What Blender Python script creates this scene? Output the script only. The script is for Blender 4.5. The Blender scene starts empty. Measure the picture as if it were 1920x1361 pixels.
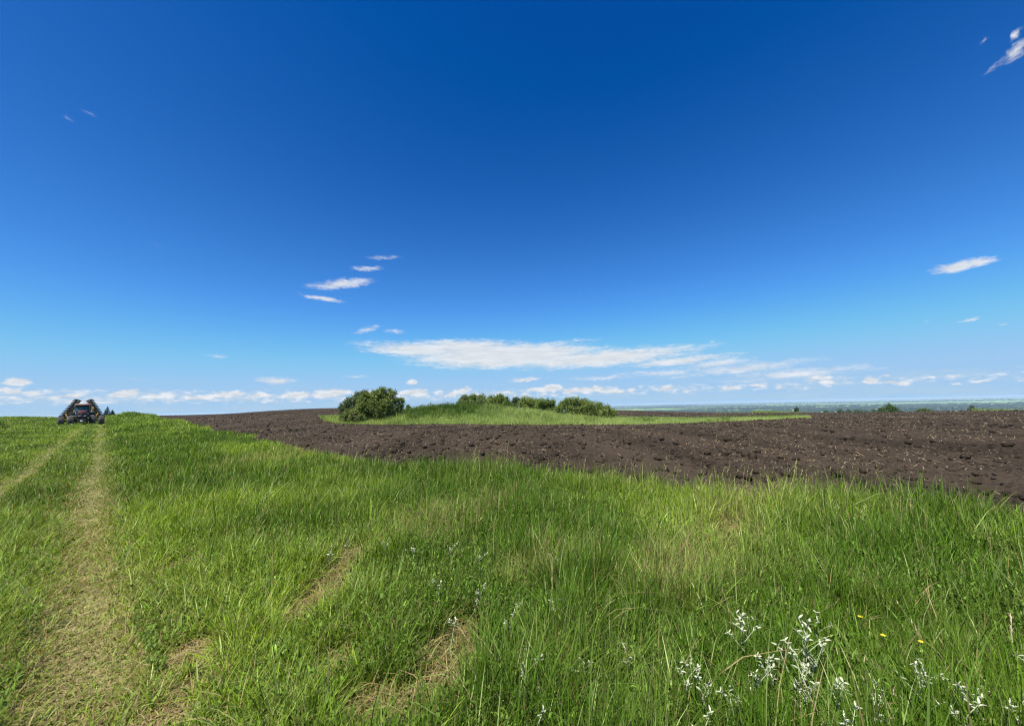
import bpy, bmesh, math, random
import numpy as np
from mathutils import Vector, Matrix

SC = bpy.context.scene
COL = SC.collection
R = math.radians
rng = np.random.default_rng(7)
random.seed(7)

# ------------------------------------------------------------------ camera
W0, H0, FPX = 1920.0, 1361.0, 721.0
EYE = np.array([0.0, 0.0, 1.6])
PITCH, ROLL = math.atan(81.9 / FPX), math.atan(0.0221)
_f = np.array([0, math.cos(PITCH), math.sin(PITCH)])
_u0 = np.array([0, -math.sin(PITCH), math.cos(PITCH)])
_r0 = np.array([1.0, 0, 0])
_r = math.cos(ROLL) * _r0 - math.sin(ROLL) * _u0
_u = math.cos(ROLL) * _u0 + math.sin(ROLL) * _r0
cd = bpy.data.cameras.new('camera')
cd.sensor_width = 36.0
cd.lens = FPX / W0 * 36.0
cd.clip_start = 0.05
cd.clip_end = 200000
cam = bpy.data.objects.new('camera', cd)
COL.objects.link(cam)
M = Matrix.Identity(4)
for i in range(3):
    M[i][0], M[i][1], M[i][2], M[i][3] = _r[i], _u[i], -_f[i], EYE[i]
cam.matrix_world = M
SC.camera = cam


def ray(px, py):
    return _f + (px - W0 / 2) / FPX * _r - (py - H0 / 2) / FPX * _u


def at(px, py, Y):
    d = ray(px, py)
    return EYE + d * (Y / d[1])


def azel(px, py):
    d = ray(px, py)
    d = d / np.linalg.norm(d)
    return math.degrees(math.atan2(d[0], d[1])), math.degrees(math.asin(d[2]))


# ------------------------------------------------------------------ light, sky, exposure
SUN_AZ, SUN_EL = R(-150), R(61)          # azimuth clockwise from the view direction (+Y)
sdir = Vector((math.sin(SUN_AZ) * math.cos(SUN_EL), math.cos(SUN_AZ) * math.cos(SUN_EL), math.sin(SUN_EL)))
sl = bpy.data.lights.new('sun', 'SUN')
sl.energy = 5.0
sl.angle = R(0.53)
sl.color = (1.0, 0.955, 0.88)
so = bpy.data.objects.new('sun', sl)
so.rotation_euler = sdir.to_track_quat('Z', 'Y').to_euler()
so.location = (-20, -10, 30)
COL.objects.link(so)

SC.view_settings.view_transform = 'Standard'
SC.view_settings.look = 'None'
SC.view_settings.exposure = 1.25
SC.view_settings.gamma = 1.0
SC.view_settings.use_curve_mapping = False
SC.cycles.use_adaptive_sampling = True
SC.cycles.adaptive_threshold = 0.015
SC.cycles.use_denoising = True
SC.cycles.denoising_prefilter = 'NONE'
SC.cycles.filter_width = 1.25
SC.cycles.max_bounces = 6
SC.cycles.diffuse_bounces = 2
SC.cycles.glossy_bounces = 2
SC.cycles.transmission_bounces = 4
SC.cycles.transparent_max_bounces = 6
SC.cycles.volume_bounces = 0

world = bpy.data.worlds.new('World')
SC.world = world
world.use_nodes = True


class NT:
    """small node-tree writer"""
    def __init__(s, tree):
        s.t = tree
        s.n = tree.nodes
        s.l = tree.links

    def node(s, typ, **kw):
        n = s.n.new(typ)
        for k, v in kw.items():
            setattr(n, k, v)
        return n

    def put(s, sock, v):
        if v is None:
            return
        if hasattr(v, 'is_linked') or hasattr(v, 'links'):
            s.l.new(v, sock)
        else:
            sock.default_value = v

    def math(s, op, a, b=None, c=None, clamp=False):
        n = s.node('ShaderNodeMath', operation=op, use_clamp=clamp)
        s.put(n.inputs[0], a)
        s.put(n.inputs[1], b)
        s.put(n.inputs[2], c)
        return n.outputs[0]

    def vmath(s, op, a, b=None, out=0):
        n = s.node('ShaderNodeVectorMath', operation=op)
        s.put(n.inputs[0], a)
        s.put(n.inputs[1], b)
        return n.outputs[out]

    def ss(s, v, lo, hi, a=0.0, b=1.0, smooth=True):
        n = s.node('ShaderNodeMapRange', interpolation_type='SMOOTHSTEP' if smooth else 'LINEAR')
        s.put(n.inputs['Value'], v)
        s.put(n.inputs['From Min'], lo)
        s.put(n.inputs['From Max'], hi)
        s.put(n.inputs['To Min'], a)
        s.put(n.inputs['To Max'], b)
        return n.outputs[0]

    def mix(s, f, a, b, blend='MIX'):
        n = s.node('ShaderNodeMix', data_type='RGBA', blend_type=blend)
        s.put(n.inputs[0], f)
        s.put(n.inputs[6], a)
        s.put(n.inputs[7], b)
        return n.outputs[2]

    def noise(s, vec, scale, detail=4.0, rough=0.55, out=0, dim='3D', dist=0.0):
        n = s.node('ShaderNodeTexNoise', noise_dimensions=dim)
        if vec is not None:
            s.l.new(vec, n.inputs['Vector'])
        n.inputs['Scale'].default_value = scale
        n.inputs['Detail'].default_value = detail
        n.inputs['Roughness'].default_value = rough
        n.inputs['Distortion'].default_value = dist
        return n.outputs[out]

    def mapping(s, vec, loc=(0, 0, 0), rot=(0, 0, 0), scale=(1, 1, 1), typ='POINT'):
        n = s.node('ShaderNodeMapping', vector_type=typ)
        s.l.new(vec, n.inputs['Vector'])
        n.inputs['Location'].default_value = loc
        n.inputs['Rotation'].default_value = rot
        n.inputs['Scale'].default_value = scale
        return n.outputs[0]

    def ramp(s, fac, stops):
        n = s.node('ShaderNodeValToRGB')
        s.put(n.inputs[0], fac)
        cr = n.color_ramp
        while len(cr.elements) < len(stops):
            cr.elements.new(0.5)
        for e, (p, c) in zip(cr.elements, stops):
            e.position = p
            e.color = (*c, 1) if len(c) == 3 else c
        return n.outputs[0]


def build_world():
    wt = NT(world.node_tree)
    wt.n.clear()
    out = wt.node('ShaderNodeOutputWorld')
    bg = wt.node('ShaderNodeBackground')
    sky = wt.node('ShaderNodeTexSky', sky_type='NISHITA')
    sky.sun_disc = False
    sky.sun_elevation = SUN_EL
    sky.sun_rotation = SUN_AZ
    sky.altitude = 600
    sky.air_density = 1.0
    sky.dust_density = 0.0
    sky.ozone_density = 4.0
    hs = wt.node('ShaderNodeHueSaturation')
    hs.inputs['Hue'].default_value = 0.5
    hs.inputs['Saturation'].default_value = 1.18
    hs.inputs['Value'].default_value = 1.0
    wt.l.new(sky.outputs[0], hs.inputs['Color'])
    # the deeper, more saturated rendering of a phone camera
    ma = wt.node('ShaderNodeVectorMath', operation='MULTIPLY_ADD')
    wt.l.new(hs.outputs[0], ma.inputs[0])
    ma.inputs[1].default_value = (0.70, 1.02, 1.25)
    ma.inputs[2].default_value = (-0.25, -0.55, -0.92)
    sx = wt.node('ShaderNodeSeparateXYZ')
    wt.l.new(wt.vmath('MAXIMUM', ma.outputs[0], (0.005, 0.2, 0.8)), sx.inputs[0])
    sc_ = wt.node('ShaderNodeCombineXYZ')
    for i, (cap, sm) in enumerate([(2.05, 1.5), (3.6, 1.6), (5.5, 1.3)]):
        wt.l.new(wt.math('SMOOTH_MIN', sx.outputs[i], cap, sm), sc_.inputs[i])
    skyc = sc_.outputs[0]

    tc = wt.node('ShaderNodeTexCoord')
    sep = wt.node('ShaderNodeSeparateXYZ')
    wt.l.new(tc.outputs['Generated'], sep.inputs[0])
    az = wt.math('MULTIPLY', wt.math('ARCTAN2', sep.outputs[0], sep.outputs[1]), 57.2958)
    el = wt.math('MULTIPLY', wt.math('ARCSINE', sep.outputs[2]), 57.2958)
    cmb = wt.node('ShaderNodeCombineXYZ')
    wt.l.new(az, cmb.inputs[0])
    wt.l.new(el, cmb.inputs[1])
    uv = cmb.outputs[0]

    def warp(vec, scale, amp, detail=5.0):
        c = wt.noise(vec, scale, detail, 0.6, out=1)
        d = wt.vmath('MULTIPLY', wt.vmath('SUBTRACT', c, (0.5, 0.5, 0.5)), amp)
        return wt.vmath('ADD', vec, d)

    def blobs(vec, items):
        acc = None
        v0 = vec
        for i, (px, py, rx, ry, tilt, st) in enumerate(items):
            if i and i % 4 == 0:      # evaluate in order, a few at a time
                z = wt.math('MULTIPLY', acc, 1e-7)
                vec = wt.vmath('ADD', v0, z)
            a0, e0 = azel(px, py)
            a1, _ = azel(px + rx, py)
            a2, _ = azel(px - rx, py)
            _, e1 = azel(px, py - ry)
            _, e2 = azel(px, py + ry)
            ra, re = abs(a1 - a2) / 2, abs(e1 - e2) / 2
            m = wt.mapping(vec, (a0, e0, 0), (0, 0, R(tilt)), (ra, re, 1), 'TEXTURE')
            q = wt.vmath('LENGTH', m, out=1)
            v = wt.ss(q, 0.0, 1.25, st, 0.0, smooth=False)
            acc = v if acc is None else wt.math('MAXIMUM', acc, v)
        return acc

    # thin streaked clouds
    streak = wt.noise(wt.mapping(uv, rot=(0, 0, R(-6)), scale=(0.22, 1.35, 1)), 1.0, 7.0, 0.62)
    fine = wt.noise(wt.mapping(uv, rot=(0, 0, R(8)), scale=(0.9, 3.2, 1)), 1.3, 5.0, 0.6)
    wv = warp(warp(uv, 0.35, (2.2, 0.75, 0.0)), 1.5, (1.3, 0.42, 0.0))
    A = blobs(wv, [
        # long flat cloud above the mound
        (790, 656, 130, 18, -2, 1.15), (950, 667, 200, 25, 1, 1.5), (870, 652, 140, 18, 0, 1.25),
        (1120, 672, 210, 18, 2, 1.25), (1270, 677, 130, 10, 2, 1.0), (1020, 646, 130, 7, 3, .62),
        (920, 683, 120, 9, 0, 1.05), (760, 660, 90, 8, -4, .8),
        # streaks at upper left of it
        (640, 532, 68, 11, 10, .95), (606, 559, 44, 6, -2, .9), (690, 504, 36, 7, 5, .62),
        (715, 483, 38, 6, 7, .6), (690, 617, 34, 8, 14, .7), (742, 622, 24, 6, 0, .6),
        (560, 548, 20, 5, 0, .3),
        # right and top right
        (1796, 499, 62, 11, -1, 1.15), (1835, 491, 38, 9, -3, 1.1), (1822, 598, 30, 4, 4, .7), (1870, 609, 16, 4, 0, .5),
        (1737, 602, 8, 5, 0, .4),
        (1905, 96, 42, 17, 28, 1.0), (1910, 62, 28, 10, 34, .85), (1868, 122, 36, 10, 34, .55), (1838, 78, 16, 7, 45, .4),
        (165, 214, 34, 8, -4, .36), (125, 222, 14, 8, 0, .3), (292, 456, 40, 6, -3, .22),
        # low sheets
        (516, 713, 48, 8, 0, 1.0), (415, 669, 30, 8, 0, .55), (1330, 640, 10, 5, 0, .5), (1400, 690, 150, 14, 3, .78),
        (1480, 702, 190, 16, 1, .68), (1340, 684, 90, 10, 4, .8), (1240, 700, 120, 9, 0, .6), (270, 714, 70, 4, 0, .28), (770, 716, 12, 6, 0, .9), (670, 706, 40, 5, 0, .45),
        (1130, 708, 90, 6, 0, .6), (980, 712, 40, 6, 3, .6), (1270, 708, 60, 5, 0, .5),
    ])
    dA = wt.math('ADD', A, wt.math('MULTIPLY_ADD', streak, 1.0, -0.62))
    dA = wt.math('ADD', dA, wt.math('MULTIPLY_ADD', fine, .85, -0.42))
    aA = wt.math('MULTIPLY', wt.ss(dA, 0.02, 0.80), wt.ss(A, 0.02, 0.30))
    # heaped clouds low over the horizon
    wb = warp(uv, 1.1, (1.1, 0.6, 0.0), 6.0)
    B = blobs(wb, [
        (30, 716, 34, 9, 6, 1.0), (18, 733, 30, 8, 0, 1.0), (60, 737, 34, 7, 0, .8), (130, 743, 60, 7, 2, .8),
        (235, 738, 40, 9, 10, 1.1), (300, 742, 50, 6, 4, .85), (370, 745, 40, 7, 2, .9), (430, 740, 40, 8, 3, 1.0),
        (490, 741, 44, 6, 2, .8), (560, 741, 40, 8, 3, .95), (620, 737, 50, 9, 3, 1.05), (680, 738, 30, 6, 0, .8),
        (773, 716, 14, 6, 4, 1.0), (780, 736, 36, 8, 0, 1.1), (850, 738, 24, 7, 14, 1.0), (868, 733, 20, 9, 14, .9),
        (948, 735, 16, 5, 0, .8), (985, 712, 30, 5, 6, .75), (1010, 731, 28, 6, 0, 1.0), (1035, 728, 22, 8, 0, 1.1),
        (1080, 732, 38, 7, 4, 1.1), (1120, 729, 30, 6, 0, 1.0), (1150, 733, 44, 5, 0, .9), (1185, 731, 16, 5, 0, .9),
        (1250, 728, 26, 7, 6, .85), (1290, 733, 30, 5, 4, .6), (1370, 727, 26, 5, 4, .9), (1420, 722, 34, 5, 0, .7),
        (1465, 727, 20, 4, 0, .7), (1533, 709, 28, 6, 0, 1.05), (1550, 716, 24, 5, 0, .9), (1632, 714, 20, 7, 4, 1.05),
        (1668, 716, 24, 5, 0, .85), (1690, 718, 26, 5, 4, .8), (1660, 705, 14, 3, 0, .6), (1748, 706, 12, 3, 0, .8),
        (1800, 719, 22, 4, 0, .6), (1840, 714, 22, 4, 0, .7), (700, 748, 30, 4, 0, .5), (330, 752, 60, 5, 0, .5),
        (160, 755, 80, 5, 0, .45), (500, 752, 70, 4, 0, .4), (930, 742, 40, 4, 0, .5), (1000, 740, 60, 4, 0, .45),
        (2050, 700, 60, 8, 0, .9), (2300, 690, 90, 9, 0, .9), (-120, 735, 60, 9, 0, 1.0), (-300, 740, 90, 9, 0, 1.0),
    ])
    puff = wt.noise(wt.mapping(uv, scale=(.62, 1.45, 1)), 1.25, 5.0, 0.58)
    bank = wt.math('MULTIPLY', wt.ss(el, 0.6, 1.6, 0.0, .44), wt.ss(el, 1.9, 3.6, 1.0, 0.0))
    bank = wt.math('MULTIPLY', bank, wt.ss(az, 0.0, 22.0, 1.0, .72))
    B = wt.math('MAXIMUM', wt.math('MULTIPLY', B, 1.22), bank)
    dB = wt.math('ADD', B, wt.math('MULTIPLY_ADD', puff, 1.6, -0.98))
    aB = wt.math('MULTIPLY', wt.ss(dB, 0.02, 0.60), wt.ss(B, 0.05, 0.35))
    # thin veil just over the horizon
    veil = wt.math('MULTIPLY', wt.ss(el, 5.0, 0.4, 0.0, 0.9),
                   wt.ss(wt.noise(wt.mapping(uv, scale=(0.12, 0.9, 1)), 1.2, 4.0, 0.55), 0.3, 0.75, 0.35, 1.0))
    # slow light and shade of the cloud bodies, painted into their colour by noise
    shadeA = wt.ss(streak, 0.35, 0.7, 0.86, 1.0)
    shadeB = wt.ss(puff, 0.35, 0.72, 0.80, 1.04)
    white = wt.node('ShaderNodeRGB')
    white.outputs[0].default_value = (5.2, 5.4, 5.7, 1)

    def mulc(c, f):
        n = wt.node('ShaderNodeVectorMath', operation='SCALE')
        wt.put(n.inputs[0], c)
        wt.put(n.inputs[3], f)
        return n.outputs[0]
    vc = wt.node('ShaderNodeRGB')
    vc.outputs[0].default_value = (2.85, 3.95, 5.0, 1)
    col = wt.mix(veil, skyc, vc.outputs[0])
    col = wt.mix(wt.math('MULTIPLY', aA, 0.93), col, mulc(white.outputs[0], shadeA))
    col = wt.mix(wt.math('MULTIPLY', aB, 0.95), col, mulc(white.outputs[0], shadeB))
    wt.l.new(col, bg.inputs['Color'])
    bg.inputs['Strength'].default_value = 0.067
    wt.l.new(bg.outputs[0], out.inputs['Surface'])


build_world()

# ------------------------------------------------------------------ helpers
def tag(o, label=None, cat=None, group=None, kind=None):
    if label:
        o['label'] = label
    if cat:
        o['category'] = cat
    if group:
        o['group'] = group
    if kind:
        o['kind'] = kind
    return o


def np_mesh(name, V, F, mats, parent=None, tint=None, smooth=False, mat_idx=None):
    """V (n,3); F: list of int arrays each (m,3) or (m,4)"""
    me = bpy.data.meshes.new(name)
    V = np.ascontiguousarray(V, dtype=np.float32)
    me.vertices.add(len(V))
    me.vertices.foreach_set('co', V.ravel())
    if not isinstance(F, list):
        F = [F]
    F = [np.asarray(f, dtype=np.int32) for f in F if len(f)]
    loops = np.concatenate([f.ravel() for f in F])
    tot = np.concatenate([np.full(len(f), f.shape[1], dtype=np.int32) for f in F])
    st = np.concatenate([[0], np.cumsum(tot)[:-1]]).astype(np.int32)
    me.loops.add(len(loops))
    me.loops.foreach_set('vertex_index', loops)
    me.polygons.add(len(tot))
    me.polygons.foreach_set('loop_start', st)
    me.polygons.foreach_set('loop_total', tot)
    if smooth:
        me.polygons.foreach_set('use_smooth', np.ones(len(tot), dtype=bool))
    if mat_idx is not None:
        me.polygons.foreach_set('material_index', np.asarray(mat_idx, dtype=np.int32))
    if tint is not None:
        a = me.color_attributes.new('tint', 'FLOAT_COLOR', 'POINT')
        c = np.ones((len(V), 4), dtype=np.float32)
        c[:, :3] = tint
        a.data.foreach_set('color', c.ravel())
    me.update(calc_edges=True)
    for m in (mats if isinstance(mats, (list, tuple)) else [mats]):
        me.materials.append(m)
    o = bpy.data.objects.new(name, me)
    COL.objects.link(o)
    if parent:
        o.parent = parent
    return o


def empty(name, loc, rz=0.0):
    o = bpy.data.objects.new(name, None)
    o.empty_display_size = 0.2
    o.location = loc
    o.rotation_euler = (0, 0, rz)
    COL.objects.link(o)
    return o


def _hash(ix, iy, seed):
    h = (ix.astype(np.int64) * 374761393 + iy.astype(np.int64) * 668265263 + seed * 974711) & 0xFFFFFFFF
    h = ((h ^ (h >> 13)) * 1274126177) & 0xFFFFFFFF
    h = h ^ (h >> 16)
    return (h & 0xFFFFFF) / float(0xFFFFFF)


def vnoise(x, y, seed=0):
    xi, yi = np.floor(x), np.floor(y)
    fx, fy = x - xi, y - yi
    fx = fx * fx * (3 - 2 * fx)
    fy = fy * fy * (3 - 2 * fy)
    a, b = _hash(xi, yi, seed), _hash(xi + 1, yi, seed)
    c, d = _hash(xi, yi + 1, seed), _hash(xi + 1, yi + 1, seed)
    return (a * (1 - fx) + b * fx) * (1 - fy) + (c * (1 - fx) + d * fx) * fy


def fbm(x, y, seed=0, oct=4, gain=0.5):
    v, a, t = 0.0, 1.0, 0.0
    for o in range(oct):
        v = v + a * vnoise(x * 2 ** o + 17.3 * o, y * 2 ** o - 9.1 * o, seed + o)
        t += a
        a *= gain
    return v / t


def sstep(x, a, b):
    t = np.clip((x - a) / (b - a), 0, 1)
    return t * t * (3 - 2 * t)


def sd_poly(x, y, poly):
    """signed distance, positive inside"""
    x, y = np.asarray(x, float), np.asarray(y, float)
    d = np.full(x.shape, 1e18)
    ins = np.zeros(x.shape, bool)
    n = len(poly)
    for i in range(n):
        ax, ay = poly[i]
        bx, by = poly[(i + 1) % n]
        ex, ey = bx - ax, by - ay
        t = np.clip(((x - ax) * ex + (y - ay) * ey) / (ex * ex + ey * ey + 1e-12), 0, 1)
        d = np.minimum(d, (x - ax - t * ex) ** 2 + (y - ay - t * ey) ** 2)
        c = ((ay > y) != (by > y)) & (x < (bx - ax) * (y - ay) / (by - ay + 1e-18) + ax)
        ins ^= c
    d = np.sqrt(d)
    return np.where(ins, d, -d)


def seg_d(x, y, a, b):
    ex, ey = b[0] - a[0], b[1] - a[1]
    t = np.clip(((x - a[0]) * ex + (y - a[1]) * ey) / (ex * ex + ey * ey + 1e-12), 0, 1)
    return np.hypot(x - a[0] - t * ex, y - a[1] - t * ey)


# ------------------------------------------------------------------ terrain
CP = []
for X in (-14, -6, 0, 6, 14):
    for Y in (-14, -5, 0, 4):
        CP.append((X, Y, 0.0))
CP += [(-13, 13, 0.0), (-3, 11, 0.0), (6, 8, -0.02), (14, 10, -0.05), (-30, 30, .1), (-8, 25, 0.05), (8, 25, -.1),
       (20, 25, -.2), (34, 25, -.25), (-35, 20, .2), (-28, 38, .15)]
for (px, py, Y, dz) in [
        (640, 793.5, 43, .1), (800, 795, 42, .1), (1000, 795, 41, .1), (1150, 795, 40, .1), (1250, 792, 40, .15),
        (1400, 787, 42, .15), (1515, 783, 46, .1), (610, 790, 45, .1),
        (1540, 775.4, 60, .05), (1600, 777.4, 56, .05), (1665, 777, 55, .05), (1750, 772, 55, .05), (1850, 770, 52, .05),
        (1920, 769.5, 50, .05),
        (1244, 779, 60, .5), (1348, 781, 58, .4), (1505, 780, 56, .2),
        (1167, 769, 85, .05), (1244, 771.7, 85, .05), (1348, 773.7, 85, .05), (1432, 774, 84, .1),
        (286, 779, 85, .1), (340, 779, 88, .05), (400, 777, 90, .05), (480, 772, 90, .05), (560, 767, 90, .05), (635, 765, 90, .05),
        (0, 782, 70, .4), (60, 783, 70, .4), (100, 783, 70, .4), (153, 797, 53, .1), (205, 783, 74, .3), (-150, 785, 70, .3)]:
    p = at(px, py, Y)
    CP.append((p[0], p[1], p[2] - dz))
for (px, Y, z) in [(800, 92, 1.2), (900, 92, .5), (1000, 90, .1), (1432, 112, -1.6), (1600, 90, -2.6), (1750, 90, -2.6), (1920, 80, -2.4),
                   (2200, 60, -2.0), (560, 130, 1.3), (300, 120, .6), (0, 100, .8), (1000, 125, -1.2)]:
    CP.append((Y * (px - 960) / FPX, Y, z))
CP = np.array(CP)


def _tps_fit(P, lam=0.5):
    n = len(P)
    d = np.hypot(P[:, None, 0] - P[None, :, 0], P[:, None, 1] - P[None, :, 1])
    K = d * d * np.log(d + 1e-9) + lam * np.eye(n)
    Q = np.c_[np.ones(n), P[:, :2]]
    A = np.block([[K, Q], [Q.T, np.zeros((3, 3))]])
    return np.linalg.solve(A, np.r_[P[:, 2], 0, 0, 0])


TW = _tps_fit(CP)


def tps(x, y):
    out = np.full(x.shape, TW[-3]) + TW[-2] * x + TW[-1] * y
    for (a, b, _), w in zip(CP, TW[:len(CP)]):
        d2 = (x - a) ** 2 + (y - b) ** 2 + 1e-12
        out += w * 0.5 * d2 * np.log(d2)
    return out


def G(px, py):            # ground point of a pixel on level ground
    d = ray(px, py)
    t = -1.6 / d[2]
    return d[0] * t, d[1] * t


MR = [(690, 0.2), (730, .7), (760, 1.15), (790, 1.5), (830, 1.75), (870, 1.85), (930, 1.7), (980, 1.35), (1010, 1.1), (1060, .8), (1100, .55), (1150, .3), (1200, .1), (1260, 0)]
MRX = np.array([(p - 960) / FPX * 48 for p, _ in MR])
MRH = np.array([h for _, h in MR])
HILL = at(245, 770, 77)


def rut_s(x, y):
    return (x + 1.06 * y) / 1.457 + (fbm(x * .35, y * .35, 91, 2) - .5) * .22


def ruts(x, y):
    s = rut_s(x, y)
    w = .31 + .14 * np.exp(-(np.hypot(x, y) / 3.0) ** 2)
    k = .84 + .16 * sstep(fbm(x * 1.4, y * 1.4, 93, 3), .38, .58)
    return np.maximum(np.exp(-((s + 0.05) / w) ** 2), .95 * np.exp(-((s + 1.5) / .27) ** 2)) * k


ZF_R = np.array([0, 125, 300, 480, 560, 1000, 1500, 2000, 3000, 1e6])
ZF_Z = np.array([0, -3.2, -10, -12.3, -13.5, -38, -52, -60, -62, -62.])


def H(x, y):
    x, y = np.asarray(x, float), np.asarray(y, float)
    r = np.hypot(x, y)
    b = sstep(r, 120, 210)
    xc, yc = np.clip(x, -160, 130), np.clip(y, -60, 160)
    z = tps(xc, yc)
    z = np.clip(z, -6, 4)
    z = z * (1 - b) + np.interp(r, ZF_R, ZF_Z) * b
    # grassy mound in the field
    ridge = 48.5 + 0.9 * np.sin(x * .22)
    hh = np.interp(x, MRX, MRH)
    z = z + hh * np.exp(-np.abs((y - ridge) / np.where(y < ridge, 3.9, 5.0)) ** 2.4)
    z = z + np.interp(x, MRX, np.minimum(MRH, .55)) * .45 * (fbm(x * .45, y * .45, 5, 3) - .5) * 2 * np.exp(-((y - 48) / 5) ** 2)
    # hillock behind the tractor
    ax = np.array([0.73, 0.68])
    u = (x - HILL[0]) * ax[0] + (y - HILL[1]) * ax[1]
    v = -(x - HILL[0]) * ax[1] + (y - HILL[1]) * ax[0]
    z = z + 1.05 * np.exp(-(u / 2.5) ** 2 - (v / 5) ** 2) + .18 * np.exp(-((u - 3.6) / 1.8) ** 2 - (v / 4) ** 2)
    L = at(22, 776, 72)
    z = z + .35 * np.exp(-((x - L[0]) / 3) ** 2 - ((y - L[1]) / 4) ** 2)
    near = np.exp(-(r / 60) ** 2)
    z = z + near * ((fbm(x * .5, y * .5, 3, 3) - .5) * .10 - ruts(x, y) * .07)
    return z


def H1(x, y):
    return float(H(np.array([x]), np.array([y]))[0])


def hit(px, py, h=0.0):
    """where the line through a pixel meets the ground raised by h"""
    d = ray(px, py)
    lo, hi = 0.8, None
    ts = 0.8 * 1.02 ** np.arange(420)
    P = EYE[None] + d[None] * ts[:, None]
    g = P[:, 2] - H(P[:, 0], P[:, 1]) - h
    k = np.argmax(g < 0)
    if k == 0:
        k = len(ts) - 1
    t0, t1 = ts[max(k - 1, 0)], ts[k]
    for _ in range(12):
        tm = (t0 + t1) / 2
        p = EYE + d * tm
        if p[2] - H1(p[0], p[1]) - h < 0:
            t1 = tm
        else:
            t0 = tm
    p = EYE + d * t1
    return p[0], p[1], H1(p[0], p[1])


# field outline (soil) and the grassy island in it
EDGE = [(60, -44), (24, -12.5), (12, -1.2), (8.4, 2.2), (5.9, 4.5), (4.9, 5.25), (3.3, 5.6), (2.3, 6.9), (.43, 8.0), (-1.5, 9.6), (-3, 10.5),
        (-4.9, 11.8), (-8.9, 16), (-13, 20.3), (-19, 27), (-28, 36), (-39, 46), (-60, 66), (-80, 86)]
FARB = [(Y * (px - 960) / FPX, Y) for px, Y in [(280, 100), (400, 135), (635, 135), (1000, 118), (1200, 104), (1432, 86), (1505, 82), (1600, 70),
                                                  (1750, 66), (1850, 57), (1920, 53), (2100, 40)]] + [(75, 20), (80, -30)]
FIELD = EDGE + FARB
ISL = [tuple(at(px, py, Y)[:2]) for px, py, Y in [
    (612, 790, 45.5), (640, 793.5, 43), (720, 795, 42.3), (800, 795, 42), (900, 795, 41.4), (1000, 795, 41), (1080, 795, 40.5), (1150, 795, 40), (1250, 792, 40.5),
    (1330, 789, 41.5), (1400, 787, 43), (1460, 785, 45), (1518, 783, 49), (1505, 780, 56), (1348, 781, 58), (1244, 779, 60), (1150, 779, 62), (1000, 779, 63),
    (800, 779, 62), (660, 779, 58), (600, 785, 52)]]


def field_sd(x, y):
    wob = (fbm(x * .55, y * .55, 21, 3) - .5) * 1.1 + (fbm(x * .16, y * .16, 29, 2) - .5) * 1.2 * sstep(np.hypot(x, y), 5, 25)
    a = sd_poly(x, y, FIELD) + wob
    b = -sd_poly(x, y, ISL) + wob
    return np.minimum(a, b)


def isl_sd(x, y):
    return sd_poly(x, y, ISL)


# straw patches on the verge: (from, to, radius)
PATCH = [(G(668, 1040), G(628, 1100), .13), (G(612, 1118), G(556, 1168), .17), (G(640, 1245), G(612, 1280), .08), (G(872, 1190), G(850, 1235), .08),
         (G(848, 1245), G(770, 1350), .15), (G(350, 1058), G(338, 1070), .13), (G(356, 1225), G(345, 1245), .09), (G(345, 1290), G(330, 1335), .085), (G(1390, 985), G(1370, 1010), .12),
         (G(1300, 1100), G(1280, 1125), .12), (G(700, 1320), G(690, 1350), .10)]
YELLOW = [(G(1420, 930), G(1260, 1140), .42), (G(575, 842), G(470, 872), 1.1), (G(900, 960), G(800, 1010), .55), (G(1060, 1080), G(1010, 1100), .3)]


def patch(x, y):
    m = np.zeros(x.shape)
    wob = (fbm(x * 4.2, y * 4.2, 45, 3) - .5) * .30 - .03
    for a, b, rad in PATCH:
        m = np.maximum(m, 1 - sstep(seg_d(x, y, a, b) + wob, rad * .75, rad * 1.35))
    return m


def yellow(x, y):
    m = np.zeros(x.shape)
    wob = (fbm(x * 1.6, y * 1.6, 46, 3) - .5) * .5
    for a, b, rad in YELLOW:
        m = np.maximum(m, 1 - sstep(seg_d(x, y, a, b) + wob, rad * .4, rad * 1.5))
    return m


# ------------------------------------------------------------------ materials
def new_mat(name):
    m = bpy.data.materials.new(name)
    m.use_nodes = True
    nt = NT(m.node_tree)
    p = m.node_tree.nodes['Principled BSDF']
    return m, nt, p


def attr(nt, name='tint'):
    n = nt.node('ShaderNodeAttribute')
    n.attribute_name = name
    return n.outputs['Color']


def leaf_mat(name, transl=0.35, rough=0.5, spec=0.3, tcol=(1.15, 1.2, .45)):
    m, nt, p = new_mat(name)
    c = attr(nt)
    nt.l.new(c, p.inputs['Base Color'])
    p.inputs['Roughness'].default_value = rough
    p.inputs['Specular IOR Level'].default_value = spec
    tr = nt.node('ShaderNodeBsdfTranslucent')
    nt.l.new(nt.mix(1.0, c, (*tcol, 1), 'MULTIPLY'), tr.inputs['Color'])
    mx = nt.node('ShaderNodeMixShader')
    mx.inputs[0].default_value = transl
    nt.l.new(p.outputs[0], mx.inputs[1])
    nt.l.new(tr.outputs[0], mx.inputs[2])
    nt.l.new(mx.outputs[0], nt.n['Material Output'].inputs['Surface'])
    return m


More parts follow.
